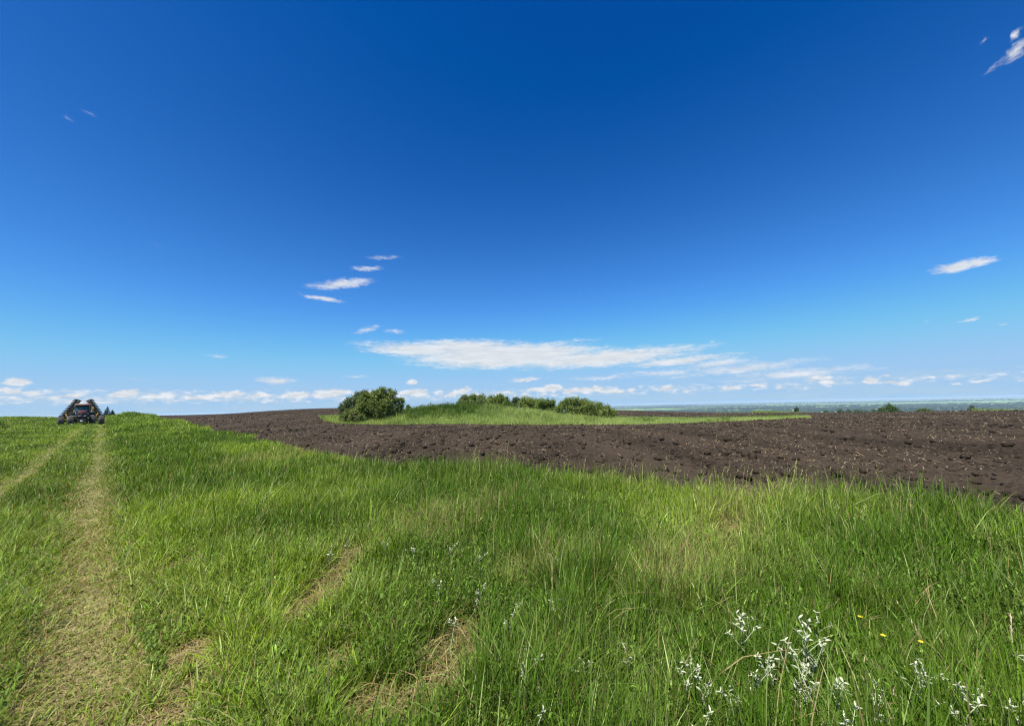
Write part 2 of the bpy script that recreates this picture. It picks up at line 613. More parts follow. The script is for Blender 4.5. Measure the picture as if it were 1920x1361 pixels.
def plain_mat(name, col, rough=0.6, metal=0.0, spec=0.4, var=0.12, scale=6.0, bump=0.0):
    m, nt, p = new_mat(name)
    tc = nt.node('ShaderNodeTexCoord')
    n = nt.noise(tc.outputs['Object'], scale, 5, .6)
    a = tuple(max(0, c * (1 - var)) for c in col) + (1,)
    b = tuple(min(1, c * (1 + var)) for c in col) + (1,)
    nt.l.new(nt.mix(nt.ss(n, .3, .7), a, b), p.inputs['Base Color'])
    p.inputs['Roughness'].default_value = rough
    p.inputs['Metallic'].default_value = metal
    p.inputs['Specular IOR Level'].default_value = spec
    if bump:
        bp = nt.node('ShaderNodeBump')
        bp.inputs['Strength'].default_value = bump
        nt.l.new(n, bp.inputs['Height'])
        nt.l.new(bp.outputs[0], p.inputs['Normal'])
    return m


MAT = {}
MAT['grass'] = leaf_mat('grass_blade', .36, .6, .16)
MAT['leaf'] = leaf_mat('tree_leaf', .32, .5, .25)
MAT['silver'] = leaf_mat('silver_leaf', .25, .6, .2, (1.0, 1.05, .8))
MAT['needle'] = leaf_mat('needle', .12, .6, .2)
MAT['bark'] = plain_mat('bark', (.09, .07, .05), .9, var=.35, scale=9, bump=.4)


def ground_mat():
    m, nt, p = new_mat('thatch_ground')
    c = attr(nt)
    geo = nt.node('ShaderNodeNewGeometry')
    n1 = nt.noise(geo.outputs['Position'], 9.0, 6, .65)
    n2 = nt.noise(nt.mapping(geo.outputs['Position'], scale=(1, 1, 1)), 70.0, 3, .6)
    k = nt.math('MULTIPLY', nt.ss(n1, .25, .75, .55, 1.45), nt.ss(n2, .25, .75, .6, 1.4))
    v = nt.node('ShaderNodeVectorMath', operation='SCALE')
    nt.l.new(c, v.inputs[0])
    nt.l.new(k, v.inputs[3])
    nt.l.new(v.outputs[0], p.inputs['Base Color'])
    p.inputs['Roughness'].default_value = .95
    p.inputs['Specular IOR Level'].default_value = .1
    bp = nt.node('ShaderNodeBump')
    bp.inputs['Strength'].default_value = .6
    bp.inputs['Distance'].default_value = .02
    nt.l.new(n2, bp.inputs['Height'])
    nt.l.new(bp.outputs[0], p.inputs['Normal'])
    return m


def soil_mat():
    m, nt, p = new_mat('ploughed_soil')
    geo = nt.node('ShaderNodeNewGeometry')
    pos = geo.outputs['Position']
    big = nt.noise(nt.mapping(pos, rot=(0, 0, R(-40)), scale=(.35, .06, 1)), 1.0, 5, .6)
    mid = nt.noise(pos, 1.6, 5, .62)
    fine = nt.noise(pos, 14.0, 5, .68)
    base = nt.ramp(fine, [(.28, (.0068, .0053, .0041)), (.5, (.0205, .0158, .0116)), (.72, (.049, .0385, .0285))])
    base = nt.mix(nt.ss(big, .35, .65, 0, .65), base, (.046, .035, .026, 1))
    # pale chopped straw mixed in, thicker in drifts
    st = nt.noise(nt.mapping(pos, rot=(0, 0, R(25)), scale=(5, 17, 9)), 1.0, 4, .7)
    dr = nt.ss(nt.noise(pos, .30, 4, .6), .45, .72, 0.0, 1.0)
    lim = nt.math('MULTIPLY_ADD', dr, -.07, .70)
    sm = nt.ss(nt.math('SUBTRACT', st, lim), 0.0, .06, 0, .8)
    base = nt.mix(sm, base, (.15, .12, .08, 1))
    nt.l.new(base, p.inputs['Base Color'])
    p.inputs['Roughness'].default_value = .95
    p.inputs['Specular IOR Level'].default_value = .03
    bp = nt.node('ShaderNodeBump')
    bp.inputs['Strength'].default_value = .9
    bp.inputs['Distance'].default_value = .05
    nt.l.new(nt.math('ADD', fine, mid), bp.inputs['Height'])
    nt.l.new(bp.outputs[0], p.inputs['Normal'])
    return m


def farmland_mat():
    m, nt, p = new_mat('farmland')
    geo = nt.node('ShaderNodeNewGeometry')
    pos = geo.outputs['Position']
    vo = nt.node('ShaderNodeTexVoronoi', distance='CHEBYCHEV')
    wob = nt.vmath('ADD', nt.mapping(pos, rot=(0, 0, R(28)), scale=(1 / 900., 1 / 620., 0)),
                   nt.vmath('MULTIPLY', nt.noise(nt.mapping(pos, scale=(.0006, .0006, 0)), 1.0, 3, out=1), (.35, .35, 0)))
    nt.l.new(wob, vo.inputs['Vector'])
    vo.inputs['Scale'].default_value = 1.0
    vo.inputs['Randomness'].default_value = .75
    sp = nt.node('ShaderNodeSeparateColor')
    nt.l.new(vo.outputs['Color'], sp.inputs[0])
    c = nt.ramp(sp.outputs[0], [(0, (.09, .17, .05)), (.15, (.14, .24, .075)), (.30, (.175, .265, .085)), (.46, (.018, .038, .015)), (.58, (.11, .20, .06)), (.7, (.13, .20, .075)),
                                (.82, (.10, .12, .06)), (.92, (.14, .17, .09))])
    nt.n[-1].color_ramp.interpolation = 'CONSTANT'
    n = nt.noise(nt.mapping(pos, scale=(.004, .004, 0)), 1.0, 5, .6)
    c = nt.mix(nt.ss(n, .35, .75, 0, .5), c, (.05, .085, .03, 1))
    # the near shoulder of the hill is pale hay
    dist = nt.vmath('LENGTH', pos, out=1)
    c = nt.mix(nt.ss(dist, 620, 720, 1, 0), c, (.20, .24, .08, 1))
    nt.l.new(c, p.inputs['Base Color'])
    p.inputs['Roughness'].default_value = 1.0
    p.inputs['Specular IOR Level'].default_value = 0.0
    return m


MAT['ground'] = ground_mat()
MAT['soil'] = soil_mat()
MAT['farmland'] = farmland_mat()

# ------------------------------------------------------------------ the ground sheet
def grid_faces(nr, nt_, wrap):
    i = np.arange(nr - 1)[:, None]
    j = np.arange(nt_ if wrap else nt_ - 1)[None]
    j2 = (j + 1) % nt_
    a = i * nt_ + j
    b = i * nt_ + j2
    c = (i + 1) * nt_ + j2
    d = (i + 1) * nt_ + j
    return np.stack([a, d, c, b], -1).reshape(-1, 4)


def build_ground():
    th = np.concatenate([np.arange(-66, 66, .3), np.arange(66, 294, 4.0)])
    th = np.radians(th)
    rr = .25 * 1.016 ** np.arange(790)
    T, RR = np.meshgrid(th, rr)
    X, Y = (RR * np.sin(T)).ravel(), (RR * np.cos(T)).ravel()
    Z = H(X, Y)
    fs = field_sd(X, Y)
    r = np.hypot(X, Y)
    Z = Z - .4 * sstep(fs, .25, 1.5) * (r < 170)
    rut = ruts(X, Y) * (1 - .4 * sstep(r, 5, 25)) * (.55 + .45 * sstep(fbm(X * 1.1, Y * 1.1, 62, 3), .35, .6))
    pt = patch(X, Y)
    n = fbm(X * 1.3, Y * 1.3, 61, 4)[:, None]
    green = np.array([.045, .075, .016]) * (.7 + .6 * n)
    thatch = np.array([.075, .062, .024]) * (.7 + .6 * n)
    straw = np.array([.16, .13, .065]) * (.75 + .5 * n)
    ruttone = np.array([.15, .140, .055]) * (.7 + .6 * n)
    far = sstep(r, 6, 40)[:, None]
    t = thatch * (1 - far) + green * 1.25 * far
    t = t * (1 - rut[:, None]) + ruttone * rut[:, None]
    t = t * (1 - pt[:, None]) + straw * pt[:, None]
    V = np.c_[X, Y, Z]
    F = grid_faces(len(rr), len(th), True)
    fr = r[F[:, 0]]
    Fn, Ff = F[fr < 150], F[fr >= 150]
    used = np.unique(Fn)
    mp = np.full(len(V), -1)
    mp[used] = np.arange(len(used))
    o = np_mesh('ground', V[used], mp[Fn], MAT['ground'], tint=t[used], smooth=True)
    tag(o, kind='structure')
    used = np.unique(Ff)
    mp = np.full(len(V), -1)
    mp[used] = np.arange(len(used))
    o = np_mesh('plain', V[used], mp[Ff], MAT['farmland'], smooth=True)
    tag(o, kind='structure')


build_ground()


def soil_h(x, y):
    big = fbm(x * .9, y * .9, 71, 2) - .5
    n = fbm(x * 6.5, y * 6.5, 73, 4, .74)
    bil = 1 - np.abs(2 * fbm(x * 2.2 + 5, y * 2.2, 77, 3, .6) - 1) * 2
    fur = np.sin((x * .67 + y * .74) * 2 * np.pi / .9 + 3 * fbm(x * .2, y * .2, 79, 2))
    r = np.hypot(x, y)
    return (big * .06 + (n - .5) * .17 + bil * .012 + fur * .045) * (1 - .35 * sstep(r, 15, 50)) + .02


def build_field():
    th = np.radians(np.arange(-54, 62, .1))
    rr = 4.5 * 1.0055 ** np.arange(640)
    T, RR = np.meshgrid(th, rr)
    X, Y = (RR * np.sin(T)).ravel(), (RR * np.cos(T)).ravel()
    fs = field_sd(X, Y)
    Z = H(X, Y) + soil_h(X, Y) * sstep(fs, -.2, .5) - .12 * sstep(-fs, 0, .4)
    F = grid_faces(len(rr), len(th), False)
    F = F[(fs[F] > -.45).all(1)]
    used = np.unique(F)
    mp = np.full(len(X), -1)
    mp[used] = np.arange(len(used))
    o = np_mesh('field', np.c_[X, Y, Z][used], mp[F], MAT['soil'], smooth=False)
    tag(o, kind='structure')


build_field()

# clods and straw lying on the field
def ico(sub=1):
    bm = bmesh.new()
    bmesh.ops.create_icosphere(bm, subdivisions=sub, radius=1)
    V = np.array([v.co[:] for v in bm.verts])
    F = np.array([[v.index for v in f.verts] for f in bm.faces])
    bm.free()
    return V, F


def polar_pts(n, r0, r1, a0, a1, pw):
    """random points, density falling like r^-pw per area"""
    u = rng.random(n)
    k = 2 - pw
    r = (r0 ** k + u * (r1 ** k - r0 ** k)) ** (1 / k)
    a = np.radians(a0 + rng.random(n) * (a1 - a0))
    return r * np.sin(a), r * np.cos(a)


def build_clods():
    x, y = polar_pts(42000, 5, 90, -52, 60, 1.35)
    fs = field_sd(x, y)
    k = (fs > .1) & (fbm(x * .5, y * .5, 83, 3) + rng.random(len(x)) * .5 > .62)
    x, y = x[k], y[k]
    r = np.hypot(x, y)
    z = H(x, y) + soil_h(x, y)
    IV, IF = ico(1)
    n = len(x)
    s = rng.lognormal(math.log(.022), .8, n) * (1 + r * .007)
    s = np.minimum(s, .13)
    V = IV[None] * (1 + (rng.random((n, len(IV), 1)) - .5) * .7)
    V = V * s[:, None, None] * (np.array([1.2, 1.0, .75]) * (1 + (rng.random((n, 1, 3)) - .5) * .5))
    a = rng.random(n) * 6.28
    c, sn = np.cos(a)[:, None], np.sin(a)[:, None]
    vx = V[..., 0] * c - V[..., 1] * sn
    vy = V[..., 0] * sn + V[..., 1] * c
    V = np.stack([vx + x[:, None], vy + y[:, None], V[..., 2] + z[:, None] + (s * .25)[:, None]], -1).reshape(-1, 3)
    F = (IF[None] + (np.arange(n) * len(IV))[:, None, None]).reshape(-1, 3)
    o = np_mesh('soil_clods', V, F, MAT['soil'])
    tag(o, 'dark crumbly clods of soil scattered over the ploughed field', 'soil clods', kind='stuff')
    # straw
    x, y = polar_pts(70000, 5, 85, -52, 60, 1.4)
    fs = field_sd(x, y)
    dr = fbm(x * .28, y * .28, 88, 3)
    rt = sstep(x, -2, 10) * 1.3
    k = (fs > .05) & (rng.random(len(x)) < .12 + .65 * sstep(dr + .12 * rt, .46, .70))
    x, y = x[k], y[k]
    n = len(x)
    r = np.hypot(x, y)
    z = H(x, y) + soil_h(x, y) + .02
    L = rng.uniform(.02, .075, n) * (1 + r * .008)
    w = .0028 + r * .00022
    a = rng.random(n) * 3.14
    tl = (rng.random(n) - .4) * .5
    dx, dy, dz = np.cos(a) * L * np.cos(tl), np.sin(a) * L * np.cos(tl), np.sin(tl) * L
    ux, uy = -np.sin(a) * w, np.cos(a) * w
    V = np.stack([np.c_[x - dx - ux, y - dy - uy, z], np.c_[x - dx + ux, y - dy + uy, z],
                  np.c_[x + dx + ux, y + dy + uy, z + 2 * dz + w], np.c_[x + dx - ux, y + dy - uy, z + 2 * dz + w]], 1)
    V[:, :, 2] = np.maximum(V[:, :, 2], (z - .01)[:, None])
    col = np.array([.36, .28, .165]) * rng.uniform(.4, 1.2, (n, 1)) + (rng.random((n, 3)) - .5) * .03
    F = np.arange(n * 4).reshape(-1, 4)
    o = np_mesh('straw_litter', V.reshape(-1, 3), F, MAT['grass'], tint=np.repeat(np.clip(col, .02, 1), 4, 0))
    tag(o, 'pale chopped straw strewn over the dark ploughed soil', 'straw', kind='stuff')


build_clods()

# ------------------------------------------------------------------ tubes and leaf clouds
def tube(pts, radii, n=7):
    pts = np.array(pts, float)
    V, F = [], []
    for i, p in enumerate(pts):
        d = pts[min(i + 1, len(pts) - 1)] - pts[max(i - 1, 0)]
        d /= np.linalg.norm(d) + 1e-9
        a = np.cross(d, [0.3, .1, 1] if abs(d[2]) < .9 else [1, 0, 0])
        a /= np.linalg.norm(a) + 1e-9
        b = np.cross(d, a)
        for k in range(n):
            t = 2 * math.pi * k / n
            V.append(p + radii[i] * (a * math.cos(t) + b * math.sin(t)))
    for i in range(len(pts) - 1):
        for k in range(n):
            k2 = (k + 1) % n
            F.append([i * n + k, i * n + k2, (i + 1) * n + k2, (i + 1) * n + k])
    return np.array(V), np.array(F)


def leaf_cloud(lobes, n, size, col, up=.35, sprays=True):
    """leaves set in small sprays through the outer part of every lobe"""
    lobes = np.array(lobes, float)       # x y z rx ry rz
    vol = lobes[:, 3] * lobes[:, 4] + lobes[:, 3] * lobes[:, 5]
    li = rng.choice(len(lobes), n // 7 + 1, p=vol / vol.sum())
    d = rng.normal(size=(len(li), 3))
    d /= np.linalg.norm(d, axis=1)[:, None]
    rad = rng.random(len(li)) ** .45 * 1.02
    # uneven outline: lobes bulge and gap
    bul = .58 + .80 * vnoise(d[:, 0] * 2.3 + li * 7.7, d[:, 2] * 2.3 + d[:, 1] * 1.9 + li * 3.1, 12)
    c = lobes[li, :3] + d * lobes[li, 3:6] * (rad * bul)[:, None]
    sh = rng.uniform(.55, 1.45, (len(li), 1))
    warm = rng.random((len(li), 1))
    reps = 7
    C = np.repeat(c, reps, 0) + rng.normal(size=(len(li) * reps, 3)) * size * 1.35
    N = len(C)
    base = np.repeat(np.array(col)[None] * sh + warm * np.array([.018, .012, 0]), reps, 0) * rng.uniform(.8, 1.2, (N, 1))
    out = np.repeat(d, reps, 0)
    nrm = rng.normal(size=(N, 3)) + out * .8 + np.array([0, 0, up])
    nrm /= np.linalg.norm(nrm, axis=1)[:, None]
    t = np.cross(nrm, rng.normal(size=(N, 3)))
    t /= np.linalg.norm(t, axis=1)[:, None] + 1e-9
    b = np.cross(nrm, t)
    s = (size * rng.uniform(.6, 1.35, N))[:, None]
    V = np.stack([C - t * s, C - b * s * .5, C + t * s, C + b * s * .5], 1).reshape(-1, 3)
    F = np.arange(N * 4).reshape(-1, 4)
    return V, F, np.repeat(np.clip(base, .004, 1), 4, 0)


# ------------------------------------------------------------------ grass
def blades(x, y, z, h, w, lean, laz, faz, col, levels=(0, .35, .7, 1.0), tipcol=None):
    n = len(x)
    lv = np.array(levels)
    m = len(lv)
    dx, dy = np.cos(laz), np.sin(laz)
    sx, sy = np.cos(faz), np.sin(faz)
    pts, cols = [], []
    for i, t in enumerate(lv):
        # circular-ish bend: angle grows with t
        ang = lean * t
        hor = h * t * np.sin(ang * .75 + lean * .15)
        ver = h * t * np.cos(ang * .75 + lean * .15)
        cx, cy, cz = x + dx * hor, y + dy * hor, z + ver
        c = col if tipcol is None else col * (1 - t) + tipcol * t
        if i < m - 1:
            ww = w * (1 - t ** 1.6) * .5 + w * .06
            pts += [np.c_[cx - sx * ww, cy - sy * ww, cz], np.c_[cx + sx * ww, cy + sy * ww, cz]]
            cols += [c, c]
        else:
            pts.append(np.c_[cx, cy, cz])
            cols.append(c)
    nv = 2 * (m - 1) + 1
    V = np.stack(pts, 1).reshape(-1, 3)
    C = np.stack(cols, 1).reshape(-1, 3)
    f = []
    for i in range(m - 2):
        a = 2 * i
        f += [[a, a + 1, a + 3], [a, a + 3, a + 2]]
    a = 2 * (m - 2)
    f.append([a, a + 1, a + 2])
    f = np.array(f)
    F = (f[None] + (np.arange(n) * nv)[:, None, None]).reshape(-1, 3)
    return V, F, C


class Acc:
    def __init__(s):
        s.V, s.F, s.C, s.o = [], [], [], 0

    def add(s, V, F, C):
        s.V.append(V)
        s.F.append(F + s.o)
        s.C.append(C)
        s.o += len(V)

    def build(s, name, mat, parent=None):
        return np_mesh(name, np.concatenate(s.V), np.concatenate(s.F), mat, parent, tint=np.concatenate(s.C))


def grass_col(x, y, n):
    """living blade colour: drifts of yellower and bluer grass"""
    a = fbm(x * .38, y * .38, 31, 3)[:, None]
    b = fbm(x * 1.7, y * 1.7, 33, 3)[:, None]
    deep = np.array([.058, .114, .008])
    fresh = np.array([.160, .236, .018])
    yel = np.array([.29, .32, .085])
    right = sstep(x, 1.5, 5.0)[:, None] * .5
    k = np.clip((a - .5) * 3.4 + .47 - right + (rng.random((n, 1)) - .5) * .6, 0, 1)
    c = deep * (1 - k) + fresh * k
    q = np.clip(yellow(x, y)[:, None] * .75 + (b - .58) * 1.4, 0, .85) * rng.random((n, 1))
    c = c * (1 - q) + yel * q
    hi = (rng.random((n, 1)) < .08 + .12 * (a > .5) - .05 * right) * rng.uniform(.4, 1, (n, 1))  # pale highlights painted into the colour of scattered blades
    c = c * (1 - hi) + np.array([.30, .36, .13]) * hi
    # the mown strip between and left of the wheel marks is a duller, darker sward
    left = (1 - sstep(rut_s(x, y), -.1, .5))[:, None]
    dull = left * (.55 + .9 * (fbm(x * .6, y * .6, 37, 3)[:, None] - .35))
    c = c * (1 - np.clip(dull, 0, 1) * np.array([.26, .22, .12]))
    return c * rng.lognormal(0, .30, (n, 1))


def build_grass():
    acc = Acc()

    def zone(n, r0, r1, a0, a1, pw, wk, levels, hk=1.0):
        x, y = polar_pts(n, r0, r1, a0, a1, pw)
        fs = field_sd(x, y)
        isl = isl_sd(x, y)
        keep = (fs < .12) & (isl < -.5)
        # leave the far side of the field to the plain
        keep &= ~((sd_poly(x, y, FIELD) < 0) & (np.hypot(x, y) > 60) & (x > -40))
        x, y, fs = x[keep], y[keep], fs[keep]
        n = len(x)
        r = np.hypot(x, y)
        rut = ruts(x, y)
        pt = patch(x, y)
        s = rut_s(x, y)
        # thin out in the ruts and the straw
        kp = rng.random(n) > .28 * rut + .42 * pt
        x, y, fs, r, rut, pt, s = [q[kp] for q in (x, y, fs, r, rut, pt, s)]
        n = len(x)
        z = H(x, y)
        hn = fbm(x * .8, y * .8, 41, 3)
        tuft = fbm(x * 3.0, y * 3.0, 43, 2)
        wb = (hn - .5) * 1.2
        tall = sstep(s + wb * .5, .15, .95) * (.35 + .65 * np.maximum(sstep(x + wb, -.9, .2), sstep(y + wb, 3.2, 5.0)))
        h = (.085 + .13 * hn) * (1 - tall) + tall * (.12 + .17 * hn + .10 * sstep(tuft, .45, .7))
        h = h + .13 * sstep(-fs, 1.6, .2) * tall * sstep(x, -6, 3)
        h = h + .05 * sstep(r, 25, 60) * tall - .06 * tall * sstep(-x, 2, 8)
        L = at(2, 795, 52)
        h *= (1 - .62 * rut) * (1 - .35 * pt)
        h *= rng.lognormal(0, .28, n) * hk
        h = np.clip(h, .02, .75)
        w = (.0035 + .00062 * r) * wk * rng.uniform(.6, 1.4, n)
        w *= np.where(rng.random(n) < .10, 1.8, 1.0)
        nearf = 1 - .65 * sstep(r, 5, 20)
        dry = rng.random(n) < np.clip(.06 + .52 * rut * nearf + .85 * pt + .07 * (1 - tall) * nearf + .22 * yellow(x, y), 0, .95)
        lean = np.abs(rng.normal(.42, .36, n)) + .25 * (1 - tall) + .55 * rut + 1.1 * pt * (rng.random(n) > .12)
        lean += np.where(dry & (rng.random(n) < .5), .6, 0)
        lean = np.where(rng.random(n) < .16, rng.uniform(1.0, 1.9, n), lean)
        lean = np.clip(lean, .02, 1.9)
        laz = rng.random(n) * 6.283
        wind = rng.random(n) < .25
        laz = np.where(wind, rng.normal(.35, .8, n), laz)
        col = grass_col(x, y, n)
        dc = np.array([.29, .24, .115]) * rng.uniform(.45, 1.15, (n, 1))
        dc = dc * (1 - .25 * rng.random((n, 1)) * np.array([0, .3, 1]))
        col = np.where(dry[:, None], dc, col)
        # trampled blades are duller, olive
        ol = (np.clip((1 - tall) * .16 + rut * .5, 0, 1) * rng.random(n))[:, None]
        col = np.where(dry[:, None], col, col * (1 - ol) + np.array([.165, .172, .046]) * ol)
        faz = laz + 1.57 + rng.normal(0, .7, n)
        V, F, C = blades(x, y, z - .01, h, w, lean, laz, faz, col, levels)
        acc.add(V, F, C)

    zone(210000, .7, 3.6, -66, 66, 0.6, 1.15, (0, .3, .6, .85, 1.0))
    zone(300000, 3.4, 9, -62, 62, 0.9, 1.0, (0, .45, .8, 1.0))
    zone(360000, 8.5, 40, -60, -6, 1.3, 1.05, (0, .55, 1.0))
    zone(230000, 36, 122, -60, -38, 1.0, 1.25, (0, .55, 1.0), 1.2)
    o = acc.build('grass', MAT['grass'])
    tag(o, 'green verge grass with dry blades along the field edge and track', 'grass', kind='stuff')

    # small round leaves of low herbs under the grass
    acc = Acc()
    x, y = polar_pts(190000, .8, 9.5, -64, 64, 1.0)
    k = (field_sd(x, y) < -.1) & (ruts(x, y) < .5) & (patch(x, y) < .4) & (fbm(x * 1.1, y * 1.1, 52, 3) + rng.random(len(x)) * .2 > .52)
    x, y = x[k], y[k]
    n = len(x)
    z = H(x, y) + rng.random(n) ** 1.2 * (.10 + .16 * sstep(rut_s(x, y), .3, 1.2))
    a = rng.random(n) * 6.283
    col = np.array([.075, .130, .016]) * rng.lognormal(0, .4, (n, 1))
    V, F, C = blades(x, y, z, rng.uniform(.015, .05, n), rng.uniform(.006, .016, n), rng.uniform(.4, 1.7, n), a, a + 1.57, col, (0, .4, .75, 1.0))
    acc.add(V, F, C)
    o = acc.build('undergrowth', MAT['grass'])
    tag(o, 'small leafy herbs growing low between the grass blades', 'undergrowth', kind='stuff')


build_grass()


def build_seed_grass():
    """tall flowering stalks along the field edge"""
    acc = Acc()
    x, y = polar_pts(26000, 4.5, 45, -50, 60, 1.3)
    fs = field_sd(x, y)
    r = np.hypot(x, y)
    k = (fs > -1.0) & (fs < .25) & (isl_sd(x, y) < -1) & (r < 60) & (fbm(x * .9, y * .9, 58, 2) > .5) & (rng.random(len(x)) < .16 + .25 * sstep(x, 0, 6))
    k |= (fs < -.6) & (r < 14) & (rut_s(x, y) > .8) & (rng.random(len(x)) < .07) & (isl_sd(x, y) < -1)
    x, y, r, fs = x[k], y[k], r[k], fs[k]
    n = len(x)
    z = H(x, y)
    h = rng.uniform(.42, .80, n) * np.where(fs < -.6, .72, 1.0)
    lean = rng.uniform(.05, .5, n)
    laz = rng.normal(.2, .9, n)
    col = np.array([.26, .25, .10]) * rng.uniform(.6, 1.3, (n, 1))
    V, F, C = blades(x, y, z, h, .002 + .0004 * r, lean, laz, laz + 1.57, col, (0, .4, .75, 1.0))
    acc.add(V, F, C)
    # spikelets near the tip
    for q in range(9):
        t = .74 + .03 * q
        ang = lean * t
        hor = h * t * np.sin(ang * .75 + lean * .15)
        ver = h * t * np.cos(ang * .75 + lean * .15)
        a = rng.random(n) * 6.283
        V, F, C = blades(x + np.cos(laz) * hor, y + np.sin(laz) * hor, z + ver, rng.uniform(.025, .05, n), .003 + .00033 * r, rng.uniform(.2, .9, n), a, a + 1.57,
                         col * 1.15, (0, .5, 1.0))
        acc.add(V, F, C)
    o = acc.build('seeding_grass', MAT['grass'])
    tag(o, 'tall pale seeding grass stalks along the edge of the dark field', 'grass', kind='stuff')


build_seed_grass()


def build_mound_grass():
    acc = Acc()
    n = 230000
    xs = [p[0] for p in ISL]
    ys = [p[1] for p in ISL]
    x = rng.uniform(min(xs), max(xs), n)
    y = rng.uniform(min(ys), max(ys), n)
    k = (isl_sd(x, y) > -.25 + (fbm(x * .55, y * .55, 21, 3) - .5) * .6) & (y < 56 + rng.random(n) * 8)
    x, y = x[k], y[k]
    n = len(x)
    z = H(x, y)
    lush = sstep(np.interp(x, MRX, MRH), .2, 1.2)
    cl = fbm(x * .7, y * .7, 65, 3)
    h = (.24 + .22 * cl) + lush * .30 * sstep(cl, .4, .7)
    h *= rng.lognormal(0, .25, n)
    w = rng.uniform(.014, .034, n)
    lean = np.abs(rng.normal(.6, .4, n))
    laz = np.where(rng.random(n) < .55, rng.normal(.1, .5, n), rng.random(n) * 6.283)
    # weeds: darker on the left half of the mound, pale grass on the right and along the foot
    pxl = 960 + x / y * FPX
    dark = sstep(pxl, 960, 860) * sstep(pxl, 735, 790) * sstep(y, 43.2, 45)
    dark = np.clip(dark * 1.3 + (fbm(x * .35, y * .35, 67, 3) - .5) * .9, 0, 1)[:, None]
    pale = np.array([.215, .275, .080])
    deep = np.array([.052, .098, .013])
    col = pale * (1 - dark) + deep * dark
    col = col * rng.uniform(.7, 1.3, (n, 1))
    V, F, C = blades(x, y, z - .02, h, w, lean, laz, laz + 1.57 + rng.normal(0, .6, n), col, (0, .55, 1.0))
    acc.add(V, F, C)
    # broad-leaved weeds in heaps over the left half
    k = rng.choice(n, 420, p=(dark[:, 0] + .02) / (dark[:, 0] + .02).sum())
    rl = rng.uniform(.25, .6, len(k))
    V, F, C = leaf_cloud(np.c_[x[k], y[k], z[k] + .25, rl * 1.3, rl, rl * .75], 34000, .06, (.050, .092, .014))
    acc.V.append(V)
    acc.C.append(C)
    acc.F.append(np.concatenate([F[:, [0, 1, 2]], F[:, [0, 2, 3]]]) + acc.o)
    acc.o += len(V)
    o = acc.build('mound_grass', MAT['grass'])
    tag(o, 'tall weeds and pale grass covering the mound in the field', 'grass', kind='stuff')
    # grass strips beyond the field on the right
    acc = Acc()
    for (p0, p1, Y0, Y1, n) in [(1405, 1512, 84, 97, 5000), (1812, 2060, 57, 70, 12000)]:
        px = rng.uniform(p0, p1, n)
        y = rng.uniform(Y0, Y1, n) - (px > 1900) * (px - 1900) * .09
        x = (px - 960) / FPX * y
        z = H(x, y)
        h = rng.uniform(.25, .75, n) * (1.15 if p0 < 1600 else .95)
        col = np.array([.12, .165, .045]) * rng.uniform(.6, 1.3, (n, 1))
        laz = rng.normal(.3, 1.0, n)
        V, F, C = blades(x, y, z - .02, h, rng.uniform(.04, .08, n), rng.uniform(.1, .7, n), laz, laz + 1.57, col, (0, .55, 1.0))
        acc.add(V, F, C)
    o = acc.build('rough_grass', MAT['grass'])
    tag(o, 'rough pale grass strips growing beyond the far edge of the field', 'grass', kind='stuff')


build_mound_grass()

# ------------------------------------------------------------------ trees and shrubs, far woods
def tree(name, label, cat, lobes_px, Y, n, size, col, group=None, trunk=True, depth=1.0, yj=1.0, rad_k=1.0, trunk_r=.10):
    """lobes_px: (px, py, r_px) at depth Y"""
    L = []
    for q in lobes_px:
        px, py, rp = q[:3]
        yy = Y + (q[3] if len(q) > 3 else (rng.random() - .5) * yj)
        p = at(px, py, yy)
        cz = math.cos(math.atan2(p[0], p[1]))
        r = rp * yy / FPX * rad_k
        L.append([p[0], p[1], p[2], r * cz * 1.05, r * depth, r])
    L = np.array(L)
    bx, by = L[:, 0].mean(), L[:, 1].mean()
    bz = H1(bx, by)
    root = empty(name, (bx, by, bz))
    tag(root, label, cat, group)
    Lr = L - np.array([bx, by, bz, 0, 0, 0])
    # trunk and limbs
    Vs, Fs, o = [], [], 0
    zmid = max(.25, Lr[:, 2].min() * .6)
    top = Lr[np.argmax(Lr[:, 2])]
    tr = trunk_r
    v, f = tube([(0, 0, -.15), (.03, 0, zmid * .5), (top[0] * .25, top[1] * .2, zmid), (top[0] * .8, top[1] * .8, top[2])], [tr, tr * .85, tr * .65, tr * .15])
    Vs.append(v)
    Fs.append(f)
    o += len(v)
    for l in Lr:
        z0 = min(zmid * .9, max(.1, l[2] * .5))
        v, f = tube([(0.02, 0, z0 * .8), (l[0] * .5, l[1] * .5, z0 + (l[2] - z0) * .6), (l[0], l[1], l[2]), (l[0] * 1.05, l[1], l[2] + l[5] * .5)],
                    [tr * .5, tr * .35, tr * .2, tr * .07], 5)
        Vs.append(v)
        Fs.append(f + o)
        o += len(v)
    np_mesh('trunk', np.concatenate(Vs), np.concatenate(Fs), MAT['bark'], root, smooth=True)
    V, F, C = leaf_cloud(Lr, n, size, col)
    np_mesh('crown', V, F, MAT['leaf'], root, tint=C)
    return root


OLIVE, DARKL, MIDL, GREYL = (.122, .170, .032), (.036, .066, .022), (.100, .152, .029), (.105, .148, .048)


